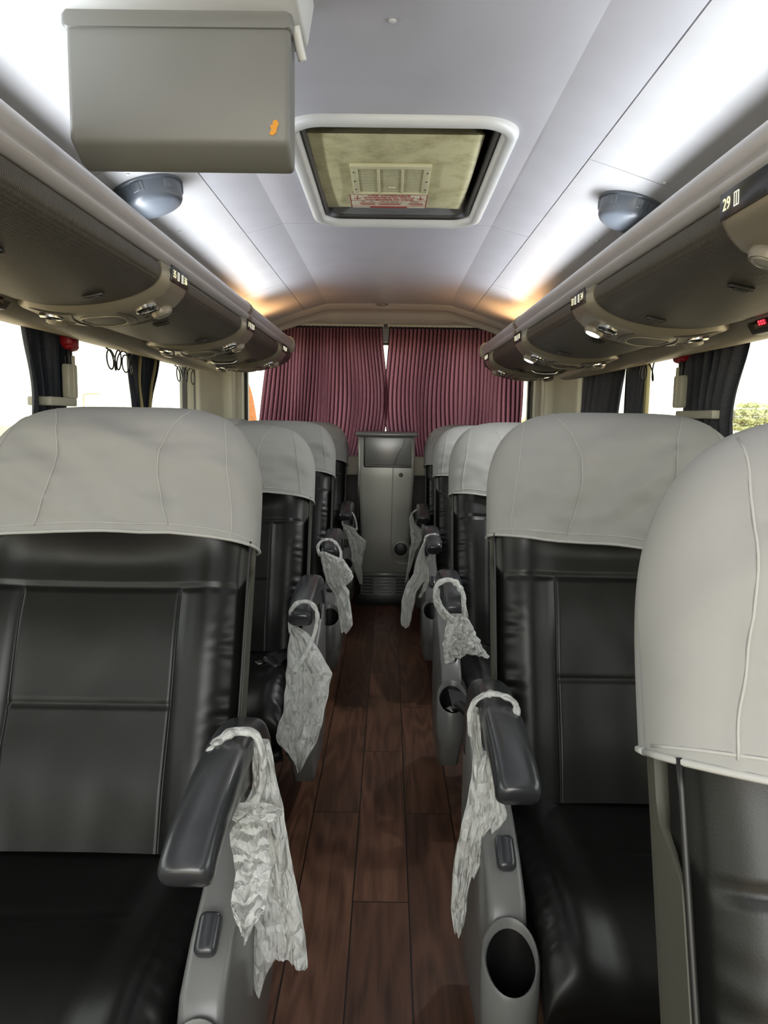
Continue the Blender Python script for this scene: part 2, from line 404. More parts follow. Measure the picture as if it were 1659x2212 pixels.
g = 0.0035
ceil1 = ceilpanel('ceiling', xs, [Y0, 0, 1, HY0, HY1, 3.105], CEIL, (HX0, HX1, HY0, HY1))
ceilpanel('ceiling', xs, [3.105 + g, 4, YC], CEIL)
for s in (-1, 1):
    xx = sorted([CX + s * v for v in (0.57 + g, 0.65, 0.75, 0.85, 0.95, 1.05, 1.2, 1.42)])
    seams = [Y0, 2.15, 4.22, YC] if s < 0 else [Y0, 2.20, 4.15, YC]
    for a, b in zip(seams[:-1], seams[1:]):
        cs = ceilpanel('ceiling', xx, [a, (a + b) / 2, b - g], CEILSIDE)
        if s < 0 and a == 2.15: cl = cs
        if s > 0 and a == 2.20: crr = cs
# roof skin above, closes the gaps
struct(box('ceiling', (CX, (Y0 + YR) / 2, 2.27), (2.9, YR - Y0, 0.03), CEIL, bev=0))
for s in (-1, 1):
    struct(box('ceiling', (CX + s * 1.43, (Y0 + YR) / 2, 1.99), (0.03, YR - Y0, 0.56), CEIL, bev=0))
def screwcap(par, px, py, z, r=0.008):
    p = None
    d = fw + RT * ((px - 829.5) / F) + UP * ((1106 - py) / F)
    t = 0.5
    for _ in range(400):
        t += 0.01; q = CAM + d * t
        if q.z > cz(q.x): p = q; break
    disc('screw_cap', (p.x, p.y, cz(p.x) - 0.0005), (0, 0, -1), [(r, 0), (r, 0.002), (r * .6, 0.004), (0.0006, 0.0045)], WHITEP, par, 14)
for px, py in [(848, 38)]: screwcap(ceil1, px, py, 2)
for px, py in [(275, 375), (388, 497)]: screwcap(cl, px, py, 2, .006)
for px, py in [(1437, 393), (1291, 517), (1215, 585)]: screwcap(crr, px, py, 2, .006)
dsc = disc('ceiling_sensor', (-0.06, 5.2, cz(-0.06) - 0.002), (0, 0, -1), [(0.045, 0), (0.045, 0.006), (0.028, 0.012), (0.001, 0.013)], PSU, None, 20)
tag(dsc, 'small round dark ceiling lamp at the rear end of the ceiling, above the curtains', 'ceiling light')

# side walls: lower panel, window band with pillars, header; the openings are glazed
WZ0, WZ1 = 0.95, 1.64
def wall(name, X, s, pillars):
    bm = bmesh.new(); T = 0.05; xc = X + s * T / 2; Ly = YR - Y0; yc = (YR + Y0) / 2
    bmbox(bm, (xc, yc, WZ0 / 2), (T, Ly, WZ0)); bmbox(bm, (xc, yc, (WZ1 + 2.0) / 2), (T, Ly, 2.0 - WZ1))
    for a, b in pillars: bmbox(bm, (xc, (a + b) / 2, (WZ0 + WZ1) / 2), (T, b - a, WZ1 - WZ0))
    return struct(frombm(name, bm, WALL))
pL = [(Y0, -1.45), (0.1, 0.22), (1.72, 1.82), (3.12, 3.20), (4.30, 4.38), (5.24, YR)]
pR = [(Y0, -1.45), (0.1, 0.22), (1.75, 1.85), (3.20, 3.30), (4.33, 4.45), (5.24, YR)]
wall('wall_left', WL, -1, pL); wall('wall_right', WR, 1, pR)
k = 0
for X, s, P in ((WL, -1, pL), (WR, 1, pR)):
    for (a, b), (c, d) in zip(P[:-1], P[1:]):
        k += 1
        wn = struct(box('window_%d' % k, (X + s * 0.025, (b + c) / 2, (WZ0 + WZ1) / 2), (0.006, c - b, WZ1 - WZ0), GLASS, bev=0))
        bm = bmesh.new()
        for yy in (b + 0.009, c - 0.009): bmbox(bm, (X + s * 0.012, yy, (WZ0 + WZ1) / 2), (0.03, 0.018, WZ1 - WZ0))
        frombm('window_seal', bm, BLACK, wn)
struct(box('trim_1', (WL + 0.03, (Y0 + 5.16) / 2, 0.945), (0.06, 5.16 - Y0, 0.03), CREAM, bev=.008))
struct(box('trim_2', (WR - 0.03, (Y0 + 5.16) / 2, 0.945), (0.06, 5.16 - Y0, 0.03), CREAM, bev=.008))

# rear wall with its window opening
RX0, RX1, RZ0, RZ1 = -1.06, 1.03, 1.00, 1.80
bm = bmesh.new()
bmbox(bm, (CX, YR + .03, (RZ1 + 2.2) / 2), (2.84, .06, 2.2 - RZ1))
bmbox(bm, ((WL + RX0) / 2, YR + .03, .9), (RX0 - WL, .06, 1.8)); bmbox(bm, ((WR + RX1) / 2, YR + .03, .9), (WR - RX1, .06, 1.8))
bmbox(bm, (CX, YR + .03, .5), (2.84, .06, 1.0))
rw = struct(frombm('wall_rear', bm, WALL))
box('lower_panel', (CX, YR - .012, .415), (2.6, .02, .83), WOODD, rw, bev=.002)
wr = struct(box('window_%d' % (k + 1), ((RX0 + RX1) / 2, YR + .04, (RZ0 + RZ1) / 2), (RX1 - RX0, .006, RZ1 - RZ0), GLASS, bev=0))
bm = bmesh.new()
for xx in (RX0 + .01, RX1 - .01): bmbox(bm, (xx, YR + .01, (RZ0 + RZ1) / 2), (.022, .05, RZ1 - RZ0), bev=.004)
bmbox(bm, (-0.02, YR + .035, (RZ0 + RZ1) / 2), (.0, .0, .0))
for zz in (RZ0 + .008, RZ1 - .008): bmbox(bm, ((RX0 + RX1) / 2, YR + .02, zz), (RX1 - RX0, .04, .016), bev=.003)
frombm('window_seal', bm, BLACK, wr)
# rear parcel shelf
poly_extrude('trim_3', [(YR - .16, .85), (YR, .85), (YR, .985), (YR - .13, .985), (YR - .155, .975), (YR - .16, .90)], -1.05, 1.02, CREAM, None, .004, axis='X')['kind'] = 'structure'
# moulded corner pillars beside the rear window
def pillar(s, X, RX, nm):
    xi = RX
    base = [(X - s * 0.0, 5.23), (X - s * .02, 5.235), (X - s * .04, 5.245), (X - s * .06, 5.255), (X - s * .105, 5.27), (X - s * .17, 5.33), (X - s * .235, 5.39),
            (X - s * .26, 5.385), (X - s * .29, 5.395), (X - s * .31, 5.43), (X - s * .345, 5.44), (X - s * .36, 5.499)]
    P = catmull([(a, b, 0) for a, b in base], 4)
    def f(u, v):
        i = u * (len(P) - 1); a = P[int(i)]; b = P[min(int(i) + 1, len(P) - 1)]; p = a.lerp(b, i - int(i))
        z = 0.95 + v * 0.85
        # oval dished recess in the middle of the moulding
        e = sm(.32, .44, u) * (1 - sm(.62, .72, u)) * (1 - sm(1.56, 1.63, z)) * 1.0
        return Vector((p.x + s * .018 * e, p.y + .025 * e, z))
    o = grid(nm, 60, 40, f, CREAM); struct(o)
    return o
pillar(-1, WL, RX0, 'wall_left'); pillar(1, WR, RX1, 'wall_right')
for s, X in ((-1, WL), (1, WR)):
    struct(box('trim_%d' % (5 + s), (X - s * .045, 5.262, 1.36), (.02, .028, .78), mat('dark_track', (0.10, 0.10, 0.09), .4), bev=.003))
struct(box('trim_7', (WL + .045, 5.09, 1.275), (.06, .10, .035), CREAM, bev=.008))
# moulded header above the rear curtains, bowed towards the front in the middle
def head(u, v):
    x = CX + (u - .5) * 2.84; a = abs(x - CX)
    bow = 0.14 * math.cos(min(a / 1.1, 1) * math.pi / 2)
    prof = [(5.30 - bow * .9, cz(x) + .004), (5.31 - bow * .85, cz(x) - .010), (5.33 - bow * .7, cz(x) - .030), (5.36 - bow * .5, cz(x) - .034), (5.375 - bow * .45, cz(x) - .045),
            (5.385 - bow * .35, min(cz(x) - .07, 1.95)), (5.395 - bow * .2, 1.925), (5.41, 1.905), (5.46, 1.90), (5.50, 1.90)]
    i = v * (len(prof) - 1); k = min(int(i), len(prof) - 2); t = i - k
    return Vector((x, prof[k][0] * (1 - t) + prof[k + 1][0] * t, prof[k][1] * (1 - t) + prof[k + 1][1] * t))
struct(grid('trim_8', 60, 37, head, mat('header_cream', (0.48, 0.45, 0.40), .4)))
hk = box('curtain_latch', (-0.035, 5.36, 1.905), (.028, .03, .02), BLACK, bev=.005)
tag(hk, 'small black latch on the ceiling edge where the two maroon curtains meet', 'latch')
bm = bmesh.new(); bmbox(bm, (-0.035, 5.47, 1.85), (.055, .03, .10), bev=.004)
o = frombm('centre_bracket', bm, WALL, None, True); tag(o, 'pale grey bracket in the gap between the tops of the maroon curtains', 'bracket')

# ------------------------------------------------------------------ outside
gr = struct(mesh('ground', [(-120, -60, -1.4), (120, -60, -1.4), (120, 160, -1.4), (-120, 160, -1.4)], [(0, 1, 2, 3)], mat('pale_ground', (0.80, 0.62, 0.38), .9), smooth=False))

# ------------------------------------------------------------------ luggage racks
BP = [(.632, 1.672), (.628, 1.640), (.640, 1.612), (.672, 1.588), (.722, 1.567), (.79, 1.551), (.87, 1.543), (.96, 1.545), (1.04, 1.560), (1.075, 1.568)]
BPc = catmull([(a, 0, b) for a, b in BP], 6)
_len = [0]
for a, b in zip(BPc[:-1], BPc[1:]): _len.append(_len[-1] + (b - a).length)
def bprof(t, s, dz, off=0.0):
    L = t * _len[-1]
    for i in range(len(_len) - 1):
        if L <= _len[i + 1] or i == len(_len) - 2:
            f = (L - _len[i]) / (_len[i + 1] - _len[i]); p = BPc[i].lerp(BPc[i + 1], f); d = (BPc[i + 1] - BPc[i]).normalized()
            break
    nn = Vector((-abs(d.z) if True else 0, 0, 0)); nn = Vector((d.z, 0, -d.x)).normalized()   # outwards (down / to the aisle)
    p = p + nn * off
    return Vector((CX + s * p.x, 0, p.z + dz)), Vector((s * nn.x, 0, nn.z))
psuL = [1.16, 2.26, 3.40, 4.48]; psuR = [1.30, 2.40, 3.50, 4.60]
YE = 4.93
def rack(s, psus, dz, label):
    T = thing('luggage_rack', label, 'luggage rack', (CX + s * 1.0, 1.7, 1.56 + dz))
    inv = Matrix.Translation(-Vector(T.location))
    def fix(o): o.data.transform(inv); o.parent = T; return o
    # closed shell of the rack
    ys = [Y0] + [YE - .30, YE - .2, YE - .1, YE]
    rings = []
    for y in [Y0, YE - .02, YE + .015, YE + .03]:
        ins = -0.010 - (0.0 if y < YE else (.010 if y < YE + .02 else .028))
        R = [bprof(i / 29, s, dz, ins)[0] for i in range(30)]
        R = [Vector((p.x, y, p.z)) for p in R]
        R += [Vector((CX + s * 1.40, y, 1.60 + dz)), Vector((CX + s * 1.40, y, 1.74 + dz)), Vector((CX + s * .72, y, 1.735 + dz)), Vector((CX + s * .64, y, 1.70 + dz))]
        rings.append(R)
    fix(loft('rack_body', rings, mat('rack_brown_edge', (0.065, 0.055, 0.045), .4), None, True, 50))
    # top rail: rounded tube with a lower lip; two lengths with a joint ring
    jy = 3.42 if s < 0 else 3.62
    def rail(a, b, name, rr=1.0, mt=RAIL):
        R = []
        for y in (a, b):
            prof = [(0.640, 1.672), (0.624, 1.682), (0.619, 1.695), (0.628, 1.703), (0.620, 1.712), (0.614, 1.728), (0.620, 1.745), (0.634, 1.756), (0.655, 1.758), (0.672, 1.748), (0.68, 1.725), (0.678, 1.70), (0.66, 1.68)]
            C = catmull([(p[0], 0, p[1]) for p in prof + [prof[0]]], 3)[:-1]
            cc = Vector((.647, 0, 1.715))
            R.append([Vector((CX + s * (cc.x + (p.x - cc.x) * rr), y, cc.z + (p.z - cc.z) * rr + dz)) for p in C])
        return fix(loft(name, R, mt, None, True, 60))
    rail(Y0, jy, 'top_rail'); rail(jy + .07, YE, 'top_rail', .93); rail(jy, jy + .07, 'rail_joint', 1.06, PSU)
    # rounded end cap of the rail
    R = []
    for dy, rr in ((0, 1.12), (.03, 1.12), (.05, 1.0), (.062, .8), (.068, .5)):
        R.append([Vector((CX + s * (.645 + a * rr), YE + dy, 1.712 + b * rr + dz)) for a, b in sellipse(.036, .048, 2.3, 20)])
    fix(loft('end_cap', R, mat('end_cap_cream', (0.42, 0.40, 0.33), .4), None))
    # bay doors between service panels
    edges = [Y0] + [v for p in psus for v in (p - .118, p + .118)] + [YE]
    for a, b in zip(edges[::2], edges[1::2]):
        a2, b2 = a + .004, b - .004
        V = []; Fc = []; ny = 6; nt_ = 40
        for off in (0.0, -0.008):
            for j in range(ny):
                y = a2 + (b2 - a2) * j / (ny - 1)
                for i in range(nt_):
                    p, nn = bprof(0.02 + .965 * i / (nt_ - 1), s, dz, off); V.append((p.x, y, p.z))
        for j in range(ny - 1):
            for i in range(nt_ - 1):
                q = j * nt_ + i; Fc.append((q, q + 1, q + nt_ + 1, q + nt_)); q += ny * nt_; Fc.append((q, q + nt_, q + nt_ + 1, q + 1))
        for i in range(nt_ - 1):
            for j in (0, ny - 1):
                q = j * nt_ + i; Fc.append((q, q + ny * nt_, q + ny * nt_ + 1, q + 1))
        d_ = fix(mesh('bay_door', V, Fc, BINM)); d_.data.set_sharp_from_angle(angle=math.radians(60))
        if b2 - a2 > .4 or b2 > 4.7:
            for t, yy, nm in ((.40, a + .22, 'door_latch'), (.40, b - .13, 'door_latch')):
                if b - a < .5 and yy < a + .3 and b > 4.8: continue
                p, nn = bprof(t, s, dz, .0); c = Vector((p.x, yy, p.z))
                xd = Vector((0, 1, 0)); zd = nn.cross(xd)
                bm = bmesh.new(); bmbox(bm, (0, 0, .003), (.055, .020, .012), bev=.004); bmbox(bm, (0, -.004, .009), (.035, .008, .006), bev=.002)
                lo = frombm(nm, bm, BLACK, None, True); lo.data.transform(frame4(c, zd, xd, nn)); fix(lo)
        if abs((a + b) / 2 - ((psus[2] + psus[3]) / 2)) < .1:
            p, nn = bprof(.60, s, dz, .004); c = Vector((p.x, (a + b) / 2 + .1, p.z)); xd = Vector((0, 1, 0)); zd = nn.cross(xd)
            pts = [c + zd * (-.07) , c + zd * (-.05) + nn * .014, c + nn * .018, c + zd * .05 + nn * .014, c + zd * .07]
            fix(tube('pull_handle', pts, lambda t: .007 + .004 * math.sin(math.pi * t), CHROME, None, 8))
    # beige lower trim running over the windows, nose rounded at the rear end
    R = []
    for y in [Y0, 1.0, 3.0, 4.6, 4.8, 4.95, 5.05, 5.10, 5.12]:
        k_ = 1.0 if y < 4.7 else max(.12, math.sqrt(max(0, 1 - ((y - 4.7) / .425) ** 2)))
        pr = [(1.062, 1.572), (1.070, 1.556), (1.088, 1.538), (1.112, 1.526), (1.14, 1.522), (1.18, 1.526), (1.30, 1.55), (1.39, 1.57), (1.39, 1.62), (1.1, 1.60)]
        R.append([Vector((CX + s * (1.39 + (a - 1.39) * (k_ * .8 + .2)), y, 1.60 + (b - 1.60) * k_ + dz)) for a, b in pr])
    fix(loft('lower_trim', R, BEIGE, None, True, 60))
    return T
rack(-1, psuL, .012, 'long ribbed brown luggage rack along the left side above the windows')
rack(1, psuR, -.012, 'long ribbed brown luggage rack along the right side above the windows')

# passenger service panels set across the racks
def service_panel(s, y, dz, num, num2, label, lit=False, group='service panels set across the racks'):
    c0, n0 = bprof(.5, s, dz)
    T = thing('service_panel', label, 'service panel', (c0.x, y, c0.z))
    inv = Matrix.Translation(-Vector(T.location))
    def fix(o, p=T): o.data.transform(inv); o.parent = p; return o
    hw = .125
    def hwt(t): return hw * (.86 if t < .16 else .86 + .14 * sm(.16, .40, t)) * (1 - .55 * sm(.86, 1, t))
    def P(t, v, off):
        p, nn = bprof(t, s, dz, off + (.014 * math.sin(math.pi * min(max(t, 0), 1)) * (1 - abs(v) ** 6) + .009 * v * sm(.1, .3, t) * sm(0, .12, 1 - t) if off > 0 else 0)); return Vector((p.x, y + v * hwt(t), p.z)), nn
    nt_, nv_ = 50, 13
    V = []; Fc = []
    for k_, off in enumerate((0.018, -0.009)):
        for i in range(nt_):
            t = -.0 + .995 * i / (nt_ - 1)
            for j in range(nv_):
                v = -1 + 2 * j / (nv_ - 1); e = off
                if k_ == 0:
                    e = off * (1 - abs(v) ** 8) ** .5 * (1 - (abs(2 * t - 1)) ** 24) + .001
                    if abs(v) < .86 and .2 < t < .93: e -= .0035
                V.append(P(min(max(t, .001), .999), v, e)[0])
    for i in range(nt_ - 1):
        for j in range(nv_ - 1):
            q = i * nv_ + j; Fc.append((q, q + 1, q + nv_ + 1, q + nv_)); q += nt_ * nv_; Fc.append((q, q + nv_, q + nv_ + 1, q + 1))
    for i in range(nt_ - 1):
        for j in (0, nv_ - 1): q = i * nv_ + j; Fc.append((q, q + nt_ * nv_, q + nt_ * nv_ + nv_, q + nv_))
    b_ = fix(mesh('panel_body', V, Fc, PSU)); b_.data.set_sharp_from_angle(angle=math.radians(50))
    def fr(t, v, off=.010):
        p, nn = P(t, v, off + .006); xd = Vector((0, 1, 0)); zd = (xd.cross(nn)).normalized(); return p, nn, xd, zd
    # lit number display on the upright end (reads from the aisle)
    p, nn, xd, zd = fr(.055, 0, .0125)
    rd = xd * s                     # reading direction, left to right as seen from the aisle
    rd = Vector((0, -s, 0)); upv = nn.cross(rd)
    if upv.z < 0: upv = -upv
    rd = upv.cross(nn)
    bm = bmesh.new(); bmbox(bm, (0, 0, 0), (.172, .046, .004), bev=.0015)
    d = frombm('number_display', bm, mat('display_black', (0.012, 0.011, 0.012), .25), None, True); d.data.transform(frame4(p, rd, upv, nn)); fix(d)
    M4 = frame4(p + nn * .0022, rd, upv, nn)
    dg = text('digits', num, .026, M4 @ Matrix.Translation((-.058, 0, 0)) @ Matrix.Scale(1.15, 4), DIGIT, None); fix(dg, d); dg.parent = d; dg.matrix_parent_inverse = Matrix.Identity(4)
    if num2:
        dg = text('digits', num2, .026, M4 @ Matrix.Translation((.058, 0, 0)) @ Matrix.Scale(1.15, 4), DIGIT, None); fix(dg, d)
    for q in ((-.020,) if not num2 else (-.020, .022)):
        bm = bmesh.new()
        for xx in (-.008, 0, .008): bmbox(bm, (xx, 0, 0), (.0018, .022, .0008))
        for zz in (-.011, .011): bmbox(bm, (0, zz, 0), (.0178, .0018, .0008))
        pg = frombm('seat_pictogram', bm, mat('lit_pictogram', (.7, .7, .6), .5, emis=(1, 1, .85, .55)), None); pg.data.transform(M4 @ Matrix.Translation((q, 0, .0004))); fix(pg, d)
    # vents and reading lamps at both ends
    for t, flip in ((.27, 1), (.80, -1)):
        p, nn, xd, zd = fr(t, -.28, .006)
        ring = fix(disc('air_vent', p, nn, [(.034, 0), (.034, .009), (.029, .014), (.025, .011), (.024, .001), (.001, .001)], CHROME, None, 22, xdir=xd))
        bm = bmesh.new()
        for a in range(6):
            bmbox(bm, (0, 0, 0), (.004, .044, .006), Euler((0, 0, a * math.pi / 6)))
        bmesh.ops.create_cone(bm, cap_ends=True, segments=16, radius1=.023, radius2=.023, depth=.003)
        vn = frombm('vent_fins', bm, BLACK, None); vn.data.transform(frame4(p + nn * .005, xd, zd, nn)); fix(vn, ring)
        p, nn, xd, zd = fr(t - .035 * flip, .38, .006)
        lm = fix(disc('reading_lamp', p, nn, [(.032, 0), (.033, .008), (.028, .019), (.024, .018)], PSU, None, 22, xdir=xd))
        fix(disc('lamp_lens', p + nn * .017, nn, [(.024, 0), (.022, .004), (.012, .006), (.0006, .0065)], GLOW if (lit and t < .5) else mat('lens_grey', (.30, .28, .23), .15), None, 22, xdir=xd), lm)
        if lit and t < .5:
            lt = bpy.data.lights.new('reading_lamp_light', 'SPOT'); lt.energy = 14.0; lt.spot_size = math.radians(150); lt.spot_blend = .8; lt.shadow_soft_size = .02
            lo = bpy.data.objects.new('reading_lamp_light', lt); link(lo); lo.location = p + nn * .03; lo.rotation_euler = (-nn).to_track_quat('Z', 'Y').to_euler()
        p, nn, xd, zd = fr(t + .055 * flip, .35, .008)
        fix(disc('call_button', p, nn, [(.009, 0), (.009, .003), (.007, .004), (.0005, .004)], PSUD, None, 14, xdir=xd))
    # oval speaker grille in the middle and its rim, plus two crescent grips
    def oval(name, tc, vc, a, b_, r, mt, fill=None):
        p, nn, xd, zd = fr(tc, vc, .008)
        pts = []
        for k_ in range(41):
            q = 2 * math.pi * k_ / 40; ca, sa = math.cos(q), math.sin(q)
            tt = tc + a * math.copysign(abs(ca) ** .75, ca); vv = vc + b_ * math.copysign(abs(sa) ** .75, sa)
            pts.append(P(tt, vv, .0175)[0])
        fix(tube(name, pts, r, mt, None, 6, sm=0, nrm=nn))
    oval('grille_rim', .53, 0.0, .115, .52, .003, PSU)
    V = []; Fc = []
    for i in range(15):
        for k_ in range(24):
            q = 2 * math.pi * k_ / 24; ca, sa = math.cos(q), math.sin(q); r_ = i / 14
            V.append(P(.53 + .11 * r_ * math.copysign(abs(ca) ** .75, ca), .5 * r_ * math.copysign(abs(sa) ** .75, sa), .0165)[0])
    for i in range(14):
        for k_ in range(24): Fc.append((i * 24 + k_, i * 24 + (k_ + 1) % 24, (i + 1) * 24 + (k_ + 1) % 24, (i + 1) * 24 + k_))
    fix(mesh('speaker_grille', V, Fc, mat('grille_taupe', (.125, .112, .088), .5)))
    for tc_, sg in ((.385, -1), (.675, 1)):
        pts = [P(tc_ + sg * .035 * math.sin(math.pi * k_ / 10) * 1.0 - sg * .02, -.62 + 1.24 * k_ / 10, .0165)[0] for k_ in range(11)]
        fix(tube('crescent_groove', pts, lambda t: .0012 + .0022 * math.sin(math.pi * t), PSUD, None, 6, sm=2, nrm=nn))
    for vv, ta, tb in ((.74, .20, .45), (-.74, .62, .88)):
        pts = [P(ta + (tb - ta) * k_ / 8, vv, .0165)[0] for k_ in range(9)]
        fix(tube('long_groove', pts, lambda t: .001 + .0022 * math.sin(math.pi * t), PSUD, None, 6, sm=2, nrm=nn))
    T['group'] = group
    return T
service_panel(-1, psuL[1], .012, '35', '36', 'nearest service panel with lit numbers on the left luggage rack')
service_panel(-1, psuL[2], .012, '31', '32', 'middle service panel on the left luggage rack, by the rail joint')
service_panel(-1, psuL[3], .012, '39', '40', 'smallest service panel at the far end of the left luggage rack')
service_panel(1, psuR[0], -.012, '29', None, 'service panel cut by the right photo edge, with lit number 29')
service_panel(1, psuR[1], -.012, '33', '34', 'service panel with its round reading lamp switched on, right luggage rack', lit=True)
service_panel(1, psuR[2], -.012, '37', '38', 'service panel just behind the rail joint on the right luggage rack', lit=True)
service_panel(1, psuR[3], -.012, '41', '42', 'last service panel at the curtain end of the right luggage rack')

# dark display boxes under the racks near the camera
def display_box(s, y, z, led, label):
    T = thing('display_box', label, 'display', (CX + s * 1.12, y, z))
    pts = [(-.16, .025), (-.16, -.015), (-.12, -.028), (.13, -.028), (.165, .0), (.15, .03)]
    bm_ = poly_extrude('housing', pts, -.05, .05, BLACK, T, .006, axis='X')
    box('dark_lens', (-s * .051, -.01, -.002), (.004, .24, .026), mat('smoked_red_lens', (.06, .006, .006), .1), T, bev=.001)
    if led:
        bm = bmesh.new()
        for k_ in range(3):
            bmbox(bm, (-s * .0545, .085 - .014 * k_, .004), (.002, .006, .006)); bmbox(bm, (-s * .0545, .078 - .014 * k_, -.004), (.002, .006, .006))
        frombm('led_marks', bm, LEDR, T)
display_box(-1, 2.02, 1.570, False, 'black display box under the left luggage rack at the left photo edge')
display_box(1, 2.08, 1.535, True, 'black display box with red lit marks under the right luggage rack')

# ------------------------------------------------------------------ overhead monitor
T = thing('ceiling_monitor', 'grey box-shaped monitor folded down from the ceiling, upper left', 'monitor', (-0.38, 1.42, 2.02))
def rrect(x0, x1, z0, z1, r, n=5):
    out = []
    for cx, cz_, a0 in ((x1 - r, z1 - r, 0), (x0 + r, z1 - r, 90), (x0 + r, z0 + r, 180), (x1 - r, z0 + r, 270)):
        for k_ in range(n + 1):
            q = math.radians(a0 + 90 * k_ / n); out.append((cx + r * math.cos(q), cz_ + r * math.sin(q)))
    return out
inv = Matrix.Translation(-Vector(T.location))
MX0, MX1, MZ0, MZ1 = -.582, -.186, 1.722, 1.935
o = poly_extrude('rear_housing', [(.003, 1.95), (0.0, 1.90), (0.0, 1.746), (.003, 1.738), (.010, 1.733), (.050, 1.712), (.075, 1.709), (.083, 1.715), (.085, 1.73), (.085, 1.95)], MX0, MX1, TVM, None, .010, 4)
o.data.transform(inv @ Matrix.Translation((0, 1.398, 0))); o.parent = T
R = []
for dy, ins in ((-.002, .006), (.004, .0), (.085, 0), (.09, .006)):
    R.append([Vector((a, 1.395 + dy, b)) for a, b in rrect(MX0 - .006 + ins, MX1 + .006 - ins, 1.928, 1.955, .008)])
o = loft('top_lip', R, TVM, None, True, 50); o.data.transform(inv); o.parent = T
R = []
for z, ins in ((1.955, .006), (1.960, 0), (2.03, -.01)):
    R.append([Vector((a, b, z)) for a, b in rrect(-.592 + ins, -.165 - ins, 1.27 + ins, 1.54 - ins, .03)])
o = loft('ceiling_mount', R, WHITEP, None, True, 50); o.data.transform(inv); o.parent = T
o = tube('hinge_arm', [(-.178, 1.42, 1.945), (-.172, 1.44, 1.915), (-.168, 1.45, 1.90)], .008, WHITEP, None, 8, sm=3); o.data.transform(inv); o.parent = T
bl = [(0, 0), (.3, .9), (.1, 1.6), (.5, 1.7), (.55, 2.4), (1.1, 2.6), (1.4, 1.9), (1.15, 1.2), (1.0, .3), (.5, -.25)]
bm = bmesh.new(); vv = [bm.verts.new((-.222 + a * .0125, 1.3955, 1.752 + b * .0095)) for a, b in bl]; f_ = bm.faces.new(vv)
r_ = bmesh.ops.extrude_face_region(bm, geom=[f_]); bmesh.ops.translate(bm, vec=(0, .0012, 0), verts=[v for v in r_['geom'] if isinstance(v, bmesh.types.BMVert)])
o = frombm('sticker_scrap', bm, ORANGE, None); o.data.transform(inv); o.parent = T; o['label'] = 'torn orange sticker scrap'

# ------------------------------------------------------------------ roof hatch
T = thing('roof_hatch', 'roof emergency hatch with a yellowed lid, vent grille and red sign', 'hatch', (.02, 2.6, 2.03))
inv = Matrix.Translation(-Vector(T.location))
def fixT(o, p=None): o.data.transform(inv); o.parent = p or T; return o
def hring(o_, z): return [Vector((a, b, z)) for a, b in rrect(HX0 - o_, HX1 + o_, HY0 - o_, HY1 + o_, max(.075 + o_, .01), 8)]
R = [hring(.042, 2.031), hring(.042, 2.020), hring(.036, 2.010), hring(.020, 2.006), hring(.006, 2.010), hring(-.001, 2.02), hring(-.004, 2.045), hring(-.004, 2.25)]
fixT(loft('hatch_frame', R, WHITEP, None, False, 60))
R = [hring(-.006, 2.035), hring(-.014, 2.030), hring(-.020, 2.04), hring(-.021, 2.24)]
fixT(loft('rubber_seal', R, BLACK, None, False, 60))
# lid: inverted pan
LIDOFF = 1
LY0, LY1 = 2.19, 2.93
def lidf(u, v):
    # v: 0 top near edge, .25 fold, 1 far edge
    if v < .25:
        t = v / .25; x = -.008 + (u - .5) * 2 * (.238 + .027 * t); y = LY0 + .10 * (1 - t); z = 2.135 + (2.042 - 2.135) * t
    else:
        t = (v - .25) / .75; x = -.008 + (u - .5) * 2 * (.265 + .003 * t); y = LY0 + (LY1 - LY0) * t - .022 * t * (1 - (2 * u - 1) ** 2); z = 2.042 - .004 * math.sin(math.pi * t)
    return Vector((x, y, z - .0))
lid = fixT(grid('lid', 21, 33, lidf, YELLOW)); sd_ = lid.modifiers.new('t', 'SOLIDIFY'); sd_.thickness = .010; sd_.offset = LIDOFF; lid.data.set_sharp_from_angle(angle=math.radians(20))
for s in (-1, 1):
    V = [(-.008 + s * .265, LY0, 2.042), (-.008 + s * .268, LY1, 2.042), (-.008 + s * .24, LY1, 2.135), (-.008 + s * .238, LY0 + .10, 2.135)]
    V2 = [(v[0] - s * .01, v[1], v[2]) for v in V]
    fixT(mesh('lid_side', V + V2, [(0, 1, 2, 3), (7, 6, 5, 4), (0, 4, 5, 1), (1, 5, 6, 2), (2, 6, 7, 3), (3, 7, 4, 0)], YELLOW, None, False), lid)
# grey moulded housing seen beyond the lid
def recess(u, v):
    x = (HX0 + .018) + u * (HX1 - HX0 - .036); c = abs(u - .5) * 2
    y = 2.82 + v * (HY1 - .02 - 2.82)
    z = 2.20 - .15 * sm(.25, .95, v) - .03 * gs(c, .55, .22) * (1 - v)
    return Vector((x, y, z))
fixT(grid('recess_moulding', 31, 17, recess, GREYPLA)).modifiers.new('t', 'SOLIDIFY').thickness = .006
fixT(grid('recess_rim', 31, 7, lambda u, v: Vector((.019 - .20 + .40 * u, 2.90 + .05 * v - .06 * (abs(2 * u - 1) ** 2), 2.075 - .02 * math.sin(math.pi * u) - .015 * v)), GREYPLA)).modifiers.new('t', 'SOLIDIFY').thickness = .008
for s in (-1, 1): fixT(box('clip', (.02 + s * .11, 2.93, 2.052), (.035, .02, .008), BLACK, bev=.002))
